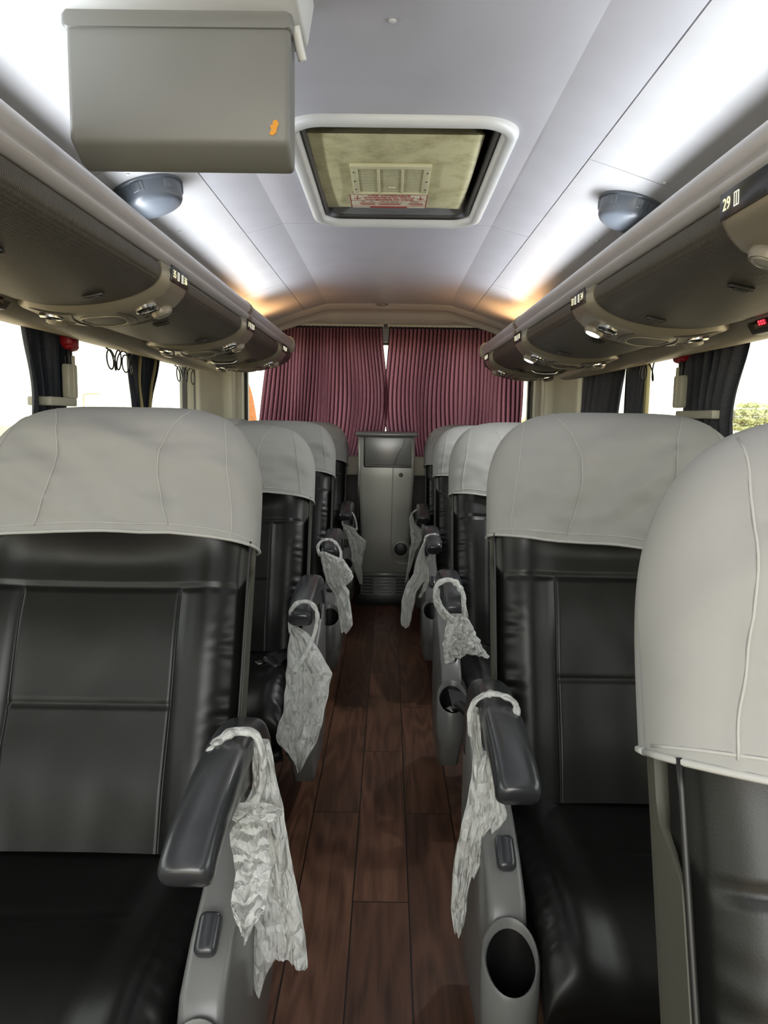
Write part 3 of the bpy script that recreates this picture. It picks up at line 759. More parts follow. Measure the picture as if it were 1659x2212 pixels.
# vent grille on the lid
GX0, GX1, GY0, GY1 = -.135, .121, 2.415, 2.705
bm = bmesh.new(); zt = 2.033
for a, b, c, d in ((GX0, GX1, GY0, GY0 + .03), (GX0, GX1, GY1 - .012, GY1), (GX0, GX0 + .022, GY0 + .03, GY1 - .012), (GX1 - .022, GX1, GY0 + .03, GY1 - .012), (-.050, -.042, GY0 + .03, GY1 - .012), (.028, .036, GY0 + .03, GY1 - .012)):
    bmbox(bm, ((a + b) / 2, (c + d) / 2, zt), (b - a, d - c, .012), bev=.003)
gf = fixT(frombm('vent_grille', bm, mat('aged_yellow_plain', (.60, .58, .36), .45), None, True))
bm = bmesh.new()
for k_ in range(24):
    yy = GY0 + .038 + k_ * .0104
    bmbox(bm, ((GX0 + GX1) / 2, yy, zt - .001), (GX1 - GX0 - .04, .0052, .001))
fixT(frombm('grille_slats', bm, MAT['aged_yellow_plain'], None), gf)
fixT(box('grille_shadow_box', ((GX0 + GX1) / 2, (GY0 + GY1) / 2, zt + .0035), (GX1 - GX0 - .03, GY1 - GY0 - .03, .002), mat('grille_shade', (.05, .045, .02), .9), None, bev=0), gf)  # dark sheet whose colour paints in the shade between the slats
bm = bmesh.new()
for s in (0, 1):
    for q in (.2, .5, .8):
        bmbox(bm, ((GX0 + .010) if s == 0 else (GX1 - .010), GY0 + q * (GY1 - GY0), zt - .0062), (.005, .007, .002))
fixT(frombm('screw', bm, BLACK, None), gf)
fixT(tube('grille_clip', [(-.012, 2.62, zt - .005), (-.008, 2.60, zt - .012), (.004, 2.60, zt - .012), (.008, 2.62, zt - .005)], .0025, STWH, None, 6), gf)
# emergency exit sign, read from the seats (upside down from here)
SX0, SX1, SY0, SY1 = -.152, .124, 2.722, 2.885
sg = fixT(box('exit_sign', ((SX0 + SX1) / 2, (SY0 + SY1) / 2, 2.0335), (SX1 - SX0, SY1 - SY0, .003), STWH, None, bev=.0005))
bm = bmesh.new(); zb = 2.0315
for a, b, c, d in ((SX0, SX1, SY0, SY0 + .002), (SX0, SX1, SY0 + .070, SY0 + .0715), (SX0, SX0 + .002, SY0, SY1), (SX1 - .002, SX1, SY0, SY1), (SX0, SX1, SY1 - .022, SY1 - .021), (SX0 + .07, SX1 - .07, SY1 - .016, SY1 - .002)):
    bmbox(bm, ((a + b) / 2, (c + d) / 2, zb), (b - a, d - c, .0008))
for cx in (-.125, .10):
    bmbox(bm, (cx, SY0 + .036, zb), (.003, .036, .0008))
    for a in (-1, 1): bmbox(bm, (cx + a * .006, SY0 + .024 + .026, zb), (.003, .018, .0008), Euler((0, 0, a * .7)))
for row, cx, wd in ((0, -.09, .06), (1, -.09, .05), (2, -.09, .055), (0, -.01, .09), (1, -.01, .075), (2, -.01, .08), (0, .085, .05), (1, .085, .055), (2, .09, .045)):
    bmbox(bm, (cx, SY0 + .100 + row * .011, zb), (wd, .0035, .0008))
fixT(frombm('sign_print', bm, STRED, None), sg)
bm = bmesh.new()
for cx in (-.105, -.075, -.035, -.018, 0.0, .016, .08):
    bmbox(bm, (cx, SY0 + .083, zb), (.012 if cx != .08 else .03, .006, .0008), Euler((0, 0, .3)))
fixT(frombm('sign_symbols', bm, INKGREY, None), sg)
Ms = frame4(Vector((0, 0, 0)), Vector((1, 0, 0)), Vector((0, -1, 0)), Vector((0, 0, -1)))
# the lettering faces down and stands upright for someone looking from the rear
def signtext(s, x, y, size):
    M4 = Matrix.Translation((x, y, zb)) @ frame4(Vector((0, 0, 0)), Vector((-1, 0, 0)), Vector((0, 1, 0)).cross(Vector((0, 0, 0))) + Vector((0, -1, 0)) * -1, Vector((0, 0, -1)))
    o = text('sign_lettering', s, size, M4 @ Matrix.Diagonal((1, 1.0, 1, 1)), STRED, None, .0005); fixT(o, sg)
signtext('EMERGENCY EXIT', -.012, SY0 + .012, .019)
signtext('SALIDA DE EMERGENCIA', -.012, SY0 + .034, .0165)
signtext('SAÍDA DE EMERGÊNCIA', -.012, SY0 + .056, .0165)

# ------------------------------------------------------------------ ceiling speakers
def speaker(x, y, label):
    s = 1 if x > 0 else -1
    z = cz(x); n = Vector((-s * .32, 0, -1)).normalized()
    T = thing('ceiling_speaker', label, 'speaker', (x, y, z), 'round grey ceiling speakers')
    T.location = Vector((x, y, z))
    c = Vector((0, 0, 0)) - n * .004
    disc('speaker_rim', c, n, [(.112, 0), (.112, .010), (.106, .014)], SPK, T, 40)
    disc('speaker_body', c + n * .012, n, [(.106, 0), (.105, .008), (.098, .040), (.092, .048), (.080, .052), (.04, .0555), (.0006, .056)], SPK, T, 40)
    xd = (Vector((0, 1, 0))).normalized(); yd = n.cross(xd)
    for a in (180, 126, -126, 75, -75):
        q = math.radians(a); rd = (xd * math.cos(q) + yd * math.sin(q)); tg = n.cross(rd)
        nn = (rd + n * .30).normalized(); up_ = nn.cross(tg)
        bm = bmesh.new(); bmbox(bm, (0, 0, 0), (.038, .030, .007), bev=.004, seg=3); bmbox(bm, (0, 0, .004), (.016, .024, .004), bev=.0018)
        o = frombm('speaker_clip', bm, SPK, T, True); o.data.transform(frame4(c + rd * .1015 + n * .026, tg, up_, nn))
    for dx in (-.02, .012): disc('speaker_dot', c + n * .0665 + yd * dx, n, [(.002, 0), (.002, .001), (.0004, .0012)], CHROME, T, 8)
speaker(-.752, 2.36, 'round blue-grey ceiling speaker left of the roof hatch')
speaker(.755, 2.42, 'round blue-grey ceiling speaker right of the roof hatch')

# ------------------------------------------------------------------ centre column at the rear of the aisle
T = thing('rear_console_cabinet', 'tall grey cabinet with top flap, round port and vent at the aisle end', 'cabinet', (-.015, 4.88, 0))
def colf(z): return .185 if z > .8 else .160 + .025 * sm(.1, .8, z)
R = []
for z, w_, f0 in ((.215, .157, .02), (.24, .160, .006), (.45, .165, 0), (.70, .175, 0), (.86, .185, -.004), (1.13, .188, .004), (1.14, .184, .012)):
    R.append([Vector((a, b, z)) for a, b in rrect(-w_, w_, f0, .60, .022, 5)])
loft('cabinet_body', R, COLUMN, T, True, 50)
R = []
for z, i_ in ((1.135, .004), (1.140, 0), (1.158, 0), (1.164, .006)):
    R.append([Vector((a, b, z)) for a, b in rrect(-.205 + i_, .205 - i_, -.02 + i_, .60, .015, 4)])
loft('top_ledge', R, COLUMND, T, True, 50)
poly_extrude('top_flap', [(-.140, .945), (.165, .945), (.165, 1.132), (-.140, 1.132)], -.022, .01, COLUMND, T, .008, axis='Y')
box('flap_gap', (-.145, -.002, 1.04), (.010, .014, .20), BLACK, T, bev=.002); box('flap_gap', (.01, -.004, .937), (.31, .014, .008), BLACK, T, bev=.002)
tube('flap_seam', [(.12, -.0225, 1.128), (.105, -.0225, 1.07), (.075, -.0225, 1.02), (.055, -.0225, .95)], .0016, mat('seam_dark', (.05, .05, .05), .5), T, 5)
tube('body_ridge', [(.045, -.006, .93), (.042, -.001, .75), (.039, .002, .5), (.037, .001, .42), (.042, .001, .35), (.065, .002, .305), (.10, .002, .292), (.15, .002, .292)], .0035, CHROME if False else COLUMN, T, 6)
disc('round_port', (.105, .001, .385), (0, -1, 0), [(.062, 0), (.060, .008), (.048, .012), (.042, .006), (.041, .0), (.0006, -.0)], COLUMN, T, 32, xdir=(1, 0, 0))
disc('port_opening', (.105, -.0035, .385), (0, -1, 0), [(.041, 0), (.036, .002), (.0006, .0025)], BLACK, T, 28, xdir=(1, 0, 0))
disc('lock_knob', (.098, -.001, .885), (0, -1, 0), [(.014, 0), (.014, .006), (.009, .009), (.008, .006), (.0006, .007)], PSUD, T, 18, xdir=(1, 0, 0))
bm = bmesh.new(); bmbox(bm, (0.0, .012, .148), (.315, .02, .135))
frombm('vent_backing', bm, BLACK, T)
bm = bmesh.new()
for z in (.2145, .191, .1685, .146, .1235, .101, .080): bmbox(bm, (0, .0, z), (.315, .022, .007 if z < .21 else .018), bev=.002)
for s in (-1, 1): bmbox(bm, (s * .157, .002, .148), (.010, .022, .145), bev=.003)
for z in (.18, .157, .135, .112, .09): bmbox(bm, (0, .006, z), (.15, .012, .009))
frombm('vent_slats', bm, COLUMND, T, True)
box('plinth', (0, .06, .038), (.36, .10, .075), BLACK, T, bev=.005)
box('side_bracket', (-.198, .35, .72), (.012, .04, .34), COLUMND, T, bev=.002)

# ------------------------------------------------------------------ maroon rear curtains
def rear_curtain(xt0, xt1, xb0, xb1, flare, label, ph):
    def f(u, v):
        z = 1.897 - v * .925
        a = xt0 + (xb0 - xt0) * v; b = xt1 + (xb1 - xt1) * v
        a += flare * -.0; m_ = .036 * math.sin(math.pi * v ** 1.3) * (1 if flare > 0 else -1)
        x = a + (b - a) * u + (m_ * u if flare > 0 else m_ * (1 - u))
        q = u * 34 * 2 * math.pi
        sway = .09 * v * noise.noise(Vector((u * 5 + ph, v * 1.2, 0)))
        amp = .010 + .006 * v + .009 * noise.noise(Vector((u * 9, v * 2, ph)))
        if v < .04: amp *= .5
        return Vector((x + sway * .5 + .003 * math.cos(q), 5.405 - .012 + amp * math.sin(q + 2.5 * noise.noise(Vector((u * 6, v * .8, ph + 3)))) - abs(sway) * .5, z - .01 * noise.noise(Vector((u * 14, 5, ph)))* v))
    o = grid('rear_curtain', 300, 44, f, CURTM, None, True)
    tag(o, label, 'curtain', 'maroon rear window curtains'); o.location.y = 0
    tube('curtain_heading', [f(k_ / 60, .0) + Vector((0, 0, -.004 + .002 * (k_ % 2))) for k_ in range(61)], .008, mat('curtain_heading_black', (.012, .011, .014), .8), o, 6, 1.0, 1)
    return o
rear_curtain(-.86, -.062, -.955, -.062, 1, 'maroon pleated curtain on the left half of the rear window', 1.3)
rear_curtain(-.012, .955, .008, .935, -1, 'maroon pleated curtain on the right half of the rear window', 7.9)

# ------------------------------------------------------------------ side curtains with ties
def side_curtain(s, ya, yb, yta, ytb, ztie, label, tie=True, gold=False):
    X = (WL + .08) if s < 0 else (WR - .08)
    def f(u, v):
        z = 1.66 - v * .72; zt = (1.66 - ztie) / .72
        k_ = gs(v, zt, .30) if v < zt else max(gs(v, zt, .30), .3)
        a = ya + (yta - ya) * k_; b = yb + (ytb - yb) * k_
        q = u * 6 * 2 * math.pi
        return Vector((X + .018 * math.sin(q + noise.noise(Vector((u * 4, v * 3, ya))) * 2) - s * .02 * k_, a + (b - a) * u + .004 * math.cos(q), z))
    o = grid('window_curtain', 90, 30, f, CURTN, None, True)
    tag(o, label, 'curtain', 'navy side window curtains')
    if gold:
        for uu in (.25, .68):
            tube('lining_strip', [f(uu, k_ / 12) + Vector((-s * .004 - s * .018, 0, 0)) for k_ in range(12)], .009, mat('gold_lining', (.50, .42, .20), .7), o, 6, .3, 2, nrm=Vector((1, 0, 0)))
    if tie:
        y0_, y1_ = yta + .05, ytb + .0; XT = X - s * .022
        t_ = poly_extrude('curtain_tie', [(XT - .045, y0_), (XT + .045, y0_), (XT + .05, y0_ + .02), (XT + .05, y1_ - .02), (XT + .045, y1_), (XT - .045, y1_), (XT - .05, y1_ - .02), (XT - .05, y0_ + .02)],
                          ztie - .017, ztie + .017, CREAM, None, .006, axis='Z')
        t_.parent = o
    return o
side_curtain(-1, 2.72, 3.12, 2.76, 3.04, 1.30, 'navy curtain on the left window nearest the camera, tied back')
side_curtain(-1, 3.80, 4.42, 3.84, 4.12, 1.275, 'navy curtain with gold stripes on the left, farther down the bus', gold=True)
side_curtain(1, 2.78, 3.36, 2.86, 3.28, 1.285, 'broad navy tied curtain on the right window near the tree view')
side_curtain(1, 3.86, 4.10, 3.86, 4.08, 1.27, 'narrow navy curtain in front of the second right pillar', tie=False)
lastc = side_curtain(1, 4.24, 5.08, 4.28, 5.05, 1.27, 'wide navy curtain covering the last right side window', tie=False)
struct(box('trim_9', (WR - .10, 3.80, 1.30), (.02, .03, .66), mat('gold_edge', (.45, .40, .20), .6), bev=.003))
tb = box('curtain_tie_bracket', (WR - .13, 4.20, 1.262), (.04, .07, .05), WHITEP, bev=.006)
tb.parent = lastc

# emergency window handles: cream lever under a red head
def lever(s, y, label):
    X = (WL + .13) if s < 0 else (WR - .16)
    T = thing('emergency_window_lever', label, 'emergency lever', (X, y, 1.53), 'red and cream emergency window levers')
    box('red_head', (0, 0, .015), (.05, .085, .05), RED, T, bev=.014, seg=3)
    tube('red_grip', [(0, -.03, .0), (0, .0, -.01), (0, .045, -.004)], .020, RED, T, 10)
    box('stem', (0, -.01, -.05), (.018, .03, .08), BLACK, T, bev=.003)
    poly_extrude('handle_plate', [(-.045, -.08), (.03, -.08), (.035, -.09), (.035, -.205), (.028, -.215), (-.045, -.215), (-.052, -.205), (-.052, -.09)], -.014, .014, HAMW, T, .005)
    box('handle_ridge', (0 - s * 0, .0, -.13), (.036, .016, .17), HAMW, T, bev=.004)
lever(-1, 3.03, 'cream emergency lever with red head on the left window')
lever(1, 3.22, 'cream emergency lever with red head on the right navy curtain')

# black coiled cords hanging under the racks
def coil(s, ya, yb, n, label, tail=True):
    X = WL + .16 if s < 0 else WR - .16
    pts = []
    for k_ in range(n * 12 + 1):
        q = k_ / 12 * 2 * math.pi; y = ya + (yb - ya) * k_ / (n * 12)
        pts.append(Vector((X + .01 * math.sin(q * .7), y + .042 * math.sin(q), 1.500 + .045 * math.cos(q) - .02 * noise.noise(Vector((k_ * .05, s, 0))))))
    if tail: pts += [pts[-1] + Vector((0, .02, -.03)), pts[-1] + Vector((0, .035, -.06))]
    o = tube('coiled_cord', pts, .0035, BLACK, None, 6, sm=2, nrm=Vector((1, 0, 0)))
    tag(o, label, 'cord', 'black coiled cords over the windows')
coil(-1, 3.34, 3.68, 5, 'black coiled cord hanging over the left window, between the two navy curtains', False)
coil(-1, 4.40, 4.85, 4, 'black coiled cord over the left window beyond the gold-striped curtain')
coil(1, 3.52, 3.74, 2, 'short loop of black coiled cord over the right window')

# ------------------------------------------------------------------ things outside the windows
def lamppost(px, py, Y, h, label):
    p = at(px, py, Y)
    T = thing('street_lamp', label, 'street lamp', (p.x, p.y, -1.4), 'distant street lamps')
    hh = p.z + 1.4
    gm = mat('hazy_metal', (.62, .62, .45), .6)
    tube('pole', [(0, 0, 0), (0, 0, hh * .5), (0, 0, hh)], .05, gm, T, 8); tube('arm', [(0, 0, hh - .05), (.3, 0, hh + .05), (.7, 0, hh + .06)], .045, gm, T, 6)
    box('lamp_head', (.8, 0, hh + .05), (.4, .2, .08), gm, T, bev=.03)
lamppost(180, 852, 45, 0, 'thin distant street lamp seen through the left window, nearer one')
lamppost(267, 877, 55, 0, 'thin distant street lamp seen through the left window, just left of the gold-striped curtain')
def tree(px, py, Y, r, label):
    p = at(px, py, Y); rnd = random.Random(4)
    T = thing('tree', label, 'tree', (p.x, p.y, -1.4))
    tube('trunk', [(0, 0, 0), (.2, 0, (p.z + 1.4) * .5), (0, 0, p.z + 1.4)], .22, mat('bark', (.20, .16, .09), .9), T, 8)
    V = []; Fc = []
    for k_ in range(2600):
        c = Vector((rnd.gauss(0, 1), rnd.gauss(0, 1), rnd.gauss(0, .55)))
        if c.length > 1.7: continue
        cl_ = Vector((round(c.x * 1.3) / 1.3, round(c.y * 1.3) / 1.3, round(c.z * 1.6) / 1.6)); c = c * .55 + cl_ * .45
        c = c * r + Vector((0, 0, p.z + 1.4)); d = Vector((rnd.uniform(-1, 1), rnd.uniform(-1, 1), rnd.uniform(-1, 1))).normalized(); e_ = d.orthogonal().normalized() * .16; d = d * .26
        q = len(V); V += [c - d, c + e_, c + d, c - e_]; Fc.append((q, q + 1, q + 2, q + 3))
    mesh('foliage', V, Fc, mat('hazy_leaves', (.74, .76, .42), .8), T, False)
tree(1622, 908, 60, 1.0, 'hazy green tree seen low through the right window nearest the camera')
# orange-brown rock-like mound outside the rear window at left, thatched roof at right
def mound(u, v):
    q = u * 2 * math.pi; z = v
    r = (.62 * (1 - sm(.52, .60, z) * .55) if z < .6 else .285 * math.sqrt(max(0, 1 - ((z - .6) / .405) ** 2))) * (1 + .10 * noise.noise(Vector((math.cos(q) * 1.5, math.sin(q) * 1.5, z * 5))))
    return Vector((-1.60 + .0 + r * .62 * math.cos(q), 8.2 + r * .5 * math.sin(q), -1.4 + z * 3.06 + .03 * noise.noise(Vector((q * 2, z * 9, 1)))))
o = grid('clay_statue', 40, 60, mound, mat('orange_clay', (.52, .20, .07), .85, bump=(14, .8, .05)), None, False, True)
tag(o, 'orange-brown clay shape outside the rear window, left of the maroon curtains', 'statue')
T = thing('thatched_shelter', 'pale straw thatched shelter outside the rear window, right of the maroon curtains', 'shelter', (2.12, 9.2, -1.4))
tube('post', [(0, 0, 0), (0, 0, 1.5), (0, 0, 2.75)], .06, mat('shelter_wood', (.4, .3, .16), .8), T, 8)
V = []; Fc = []; rnd = random.Random(3)
for k_ in range(260):
    a = rnd.uniform(0, 2 * math.pi); q = len(V); r1 = rnd.uniform(.45, .62); tw = .05
    p0 = Vector((0, 0, 3.12 + rnd.uniform(-.03, .05))); p1 = Vector((r1 * math.cos(a), r1 * math.sin(a), 2.52 + rnd.uniform(-.08, .06))); sd = Vector((-math.sin(a), math.cos(a), 0)) * tw
    V += [p0 + sd * .1, p0 - sd * .1, p1 - sd, p1 + sd]; Fc.append((q, q + 1, q + 2, q + 3))
mesh('thatch', V, Fc, mat('straw', (.62, .47, .20), .85), T, False)

# ------------------------------------------------------------------ seats
HWS = .295; LB = .905
def stop(u): return LB - .21 * (1 - (1 - abs(u) ** 4.4) ** .5)
us = set(math.sin(-math.pi / 2 + math.pi * k_ / 52) for k_ in range(53))
for c in (-.55, .55):
    for d in (-.016, -.006, 0, .006, .016): us.add(c + d)
us = sorted(us); us = [u for i, u in enumerate(us) if i == 0 or u - us[i - 1] > .004]
vsq = set(k_ / 150 for k_ in range(151))
vsq = sorted(vsq)
def backfront(u, v):
    st = stop(u); s_ = v * .55 / .62 if v < .62 else .55 + (v - .62) / .38 * (st - .55)
    E = (1 - min(abs(u), 1) ** 5) ** (1 / 2.6)
    G = (1 - max(0, (s_ / max(st, .01) - .80) / .20) ** 2.6) ** .5 if s_ / st > .80 else 1
    th = .052
    head = sm(.54, .66, s_)
    body = 1 - head
    th += body * (.022 * gs(abs(u), .80, .20) - .010 * gs(u, 0, .5))            # side bolsters
    th += body * (.014 * gs(s_, .13, .12)) * (1 - .5 * abs(u))                    # lumbar bulge
    th += body * .010 * gs(s_, .40, .10)
    th += head * (.040 + .008 * (1 - u * u)) * gs(s_, .74, .24)
    th -= body * .0050 * (gs(abs(u), .55, .0085)) * (1 - sm(.485, .50, s_))        # vertical seams
    inn = 1 - sm(.545, .56, abs(u))
    th -= .0050 * gs(s_, .268, .0038) * inn               # cross seams
    th -= .0065 * gs(s_, .50, .0045) * (1 - sm(.90, .95, abs(u)))
    edge = gs(abs(u), .93, .09)
    nz = noise.noise(Vector((u * 3, s_ * 14, 2.0)))
    th += body * edge * .0045 * math.sin(s_ * 2 * math.pi / .034 + 3 * nz + (2 if u > 0 else 0)) * sm(-.1, .08, s_) * (1 - sm(.30, .50, s_)) * (.6 + nz)
    th += body * .0022 * noise.noise(Vector((u * 4, s_ * 9, 7)))
    return Vector((u * (HWS - .004), -th * E * G, s_))
def build_back_front():
    V = [backfront(u, v) for v in vsq for u in us]; n = len(us); Fc = []
    for j in range(len(vsq) - 1):
        for i in range(n - 1): Fc.append((j * n + i, j * n + i + 1, (j + 1) * n + i + 1, (j + 1) * n + i))
    # rear closing sheet
    b0 = len(V); V += [Vector((p.x, .004, p.z)) for p in V[:]]
    for j in range(len(vsq) - 1):
        for i in range(n - 1): q = b0 + j * n + i; Fc.append((q, q + n, q + n + 1, q + 1))
    return V, Fc
def build_shell():
    V = []; Fc = []; U = [math.sin(-math.pi / 2 + math.pi * k_ / 40) for k_ in range(41)]; W = [k_ / 40 for k_ in range(41)]
    for sgn in (0, 1):
        for v in W:
            for u in U:
                st = stop(u) - .006; s_ = -.05 + v * (st + .05)
                E = (1 - abs(u) ** 22) ** .5; G = (1 - max(0, (v - .86) / .14) ** 2.4) ** .5 if v > .86 else 1
                V.append(Vector((u * (HWS + .003), (-.046 * G * sm(.955, .985, abs(u)) * (1 - sm(.50, .55, s_)) if sgn == 0 else (.056 + .012 * (1 - v)) * E * G), s_)))
    n = 41
    for j in range(40):
        for i in range(40):
            q = j * n + i; Fc.append((q, q + 1, q + n + 1, q + n)); q += n * n; Fc.append((q, q + n, q + n + 1, q + 1))
    for j in range(40):
        for i in (0, 40): q = j * n + i; Fc.append((q, q + n * n, q + n * n + n, q + n))
    for i in range(40): Fc.append((i, i + n * n, i + 1 + n * n, i + 1))
    return V, Fc
# cloth cover over the top of the backrest
def seam_u(v): return (.50, .44, .36, .34, .38, .46)
def lerp_list(L, t):
    i = min(int(t * (len(L) - 1)), len(L) - 2); f = t * (len(L) - 1) - i; return L[i] * (1 - f) + L[i + 1] * f
def cover_pt(u, v, side, ph):
    """side 0 front, 1 back; v 0 hem .. 1 top"""
    st = stop(u) + .008; sb = (.606 - .014 * u * u) if ph < 5 else (.598 - .034 * (min(u, .6) + 1) + .004 * math.cos(u * 5))
    s_ = sb + (st - sb) * v
    E = (1 - min(abs(u), 1) ** 5) ** (1 / 2.6)
    rr = (s_ / st - .80) / .20
    G = (1 - max(0, rr) ** 2.6) ** .5 if 0 < rr else 1
    if rr >= 1: G = 0
    if side == 0:
        th = .066 + .040 * gs(s_, .74, .22) + .006
        for k_, tab in enumerate(((.50, .44, .37, .35, .38, .48), (.86, .85, .83, .80, .77, .72))):
            su = lerp_list(tab, 1 - v) if k_ == 0 else lerp_list(tab, v)
            su = lerp_list(tab if k_ == 1 else (.47, .40, .35, .35, .40, .50), v)
            th += .0028 * gs(abs(u), su, .010)
        fold = noise.noise(Vector((u * 1.6 + ph, s_ * 16 + u * (2.5 if ph < 5 else -3), ph)))
        th += (.015 * fold + .0045 * noise.noise(Vector((u * 5 + ph, s_ * 34, ph)))) * (1 - sm(.6, 1, v))
        th += .0022 * noise.noise(Vector((u * 7, s_ * 8, ph + 4)))
        y = -th * E * G
    else:
        E = (1 - abs(u) ** 12) ** .4
        y = (.064 + .004 * noise.noise(Vector((u * 3, s_ * 9, ph + 9)))) * E * G
    return Vector((u * (HWS + .010), y, s_))
cu_ = set(math.sin(-math.pi / 2 + math.pi * k_ / 110) for k_ in range(111)); cu_ = sorted(cu_)
def build_cover(ph):
    V = []; Fc = []; n = len(cu_); nv_ = 60
    for side in (0, 1):
        for j in range(nv_):
            for u in cu_: V.append(cover_pt(u, (j / (nv_ - 1)) ** .9, side, ph))
    for j in range(nv_ - 1):
        for i in range(n - 1):
            q = j * n + i; Fc.append((q, q + 1, q + n + 1, q + n)); q += n * nv_; Fc.append((q, q + n, q + n + 1, q + 1))
        for i in (0, n - 1): q = j * n + i; Fc.append((q, q + n * nv_, q + n * nv_ + n, q + n))
    for i in range(n - 1): q = (nv_ - 1) * n + i; Fc.append((q, q + 1, q + n * nv_ + 1, q + n * nv_))
    return V, Fc
def build_cushion():
    rings = []; n = 44
    prof = [(-.490, .27, .03), (-.515, .32, .07), (-.515, .37, .11), (-.485, .412, .135), (-.43, .438, .14), (-.36, .448, .14), (-.28, .447, .14), (-.18, .440, .14), (-.08, .435, .135), (0.02, .44, .13)]
    C = catmull(prof, 6)
    for j, c in enumerate(C):
        yy, zt, th = c; R = []
        for k_, (a, b) in enumerate(sellipse(HWS - .012, th / 2, 4.5, 88)):
            u = a / HWS; z = zt - th / 2 + b
            if b > 0:
                z += .026 * gs(abs(u), .80, .17) - .012 * gs(u, 0, .45) - .006 * gs(abs(u), .56, .014)
                z -= .006 * gs(yy, -.215, .006) * (1 - sm(.55, .57, abs(u)))
                z += gs(abs(u), .93, .08) * .004 * math.sin(yy * 2 * math.pi / .035 + 2 * noise.noise(Vector((u, yy * 8, 0))))
                z += .003 * noise.noise(Vector((u * 3, yy * 6, 4)))
            R.append(Vector((a, yy, z)))
        rings.append(R)
    return rings

random.seed(2)
# --- prototype seat, aisle side at +x; mirrored copies use scale -1
def make_seat(arm=True):
    T = bpy.data.objects.new('coach_seat', None); link(T); T.empty_display_size = .1
    V, Fc = build_back_front(); back = mesh('backrest', V, Fc, LEATHER, T)
    V, Fc = build_shell(); sh = mesh('back_shell', V, Fc, SHELL, back); sh.data.set_sharp_from_angle(angle=math.radians(50))
    piping = [Vector((HWS - .001, -.047, k_ / 24 * .6)) for k_ in range(25)]
    tube('edge_piping', piping, .003, BLACK, back, 6, sm=1); tube('edge_piping', [Vector((-p.x, p.y, p.z)) for p in piping], .003, BLACK, back, 6, sm=1)
    back.location = (0, 0, .42)
    cz_ = loft('seat_cushion', build_cushion(), LEATHER, T)
    box('seat_base', (0, -.24, .215), (.44, .42, .17), BLACK, T, bev=.02)
    for sx in (-.17, .17): box('floor_leg', (sx, -.24, .065), (.05, .34, .13), BLACK, T, bev=.006)
    if arm:
        xc = .328
        # side console with sloping top
        prof = [(.06, .30), (.05, .56), (.02, .635), (-.05, .60), (-.13, .555), (-.25, .520), (-.33, .487), (-.395, .445), (-.418, .40), (-.42, .30), (-.42, .20), (-.36, .12), (-.05, .09), (.04, .14)]
        con = poly_extrude('side_console', prof, xc - .032, xc + .034, GREYPLA, T, .012, 3)
        # cup holder: upright tube cut on the slope
        cc = Vector((xc + .004 , -.462, .395)); ro, ri = .047, .040; R = []
        def ring(r, z, slope, dz=0): return [Vector((cc.x + r * math.cos(2 * math.pi * k_ / 32), cc.y + r * math.sin(2 * math.pi * k_ / 32), z + slope * r * math.sin(2 * math.pi * k_ / 32) + dz)) for k_ in range(32)]
        R = [ring(.036, .245, 0), ring(.043, .262, .0), ring(ro, .30, .3), ring(ro, cc.z - .004, .85), ring((ro + ri) / 2, cc.z + .001, .85), ring(ri, cc.z - .004, .85), ring(ri - .002, .30, .1), ring(ri - .004, .27, 0)]
        cup = loft('cup_holder', R, GREYPLA, con, True, 45)
        fl = [ring(ri - .0045, .272, 0), ring(.001, .273, 0)]; loft('cup_liner', [ring(ri - .0012, cc.z - .012, .85), ring(ri - .003, .30, .1), ring(ri - .005, .276, 0), ring(.001, .276, 0)], BLACK, cup, False)
        # recline button
        bt = box('recline_button', (0, 0, 0), (.034, .062, .026), DARKPLA, None, bev=.011, seg=4)
        bt.data.transform(Matrix.Translation((xc - .004, -.330, .492)) @ Euler((math.radians(32), 0, 0)).to_matrix().to_4x4()); bt.parent = con
        # armrest pad
        path = catmull([(0, -.462, .660), (0, -.445, .671), (0, -.40, .687), (0, -.30, .703), (0, -.20, .708), (0, -.12, .700), (0, -.055, .677), (0, -.01, .635), (0, .012, .585), (0, .02, .52)], 5)
        R = []
        for i, p in enumerate(path):
            t = (path[min(i + 1, len(path) - 1)] - path[max(i - 1, 0)]).normalized(); nn = Vector((0, -t.z, t.y)); f = i / (len(path) - 1)
            e = min(1, (i + .25) / 5) ; k1 = math.sqrt(max(0.02, 1 - (1 - e) ** 2))
            w_ = .036 * (.55 + .45 * k1); h_ = .029 * k1 + (.012 * sm(.55, .85, f))
            R.append([p + Vector((xc + a, 0, 0)) + nn * b for a, b in sellipse(w_, h_, 3.2, 28)])
        arm_ = loft('armrest', R, DARKPLA, T)
        # outer skirt of the armrest on the aisle side, leaves an opening below the pad
        prof = [(-.11, .69), (-.20, .695), (-.33, .675), (-.36, .662), (-.25, .655), (-.17, .640), (-.115, .60), (-.09, .555), (.03, .56), (.03, .62), (-.02, .67)]
        poly_extrude('arm_bracket', prof, xc + .006, xc + .030, DARKPLA, T, .006)
    return T
def copy_seat(P): return dup(P)
protoA = make_seat(True); protoW = make_seat(False); protoW.scale.x = .9
coverV = []
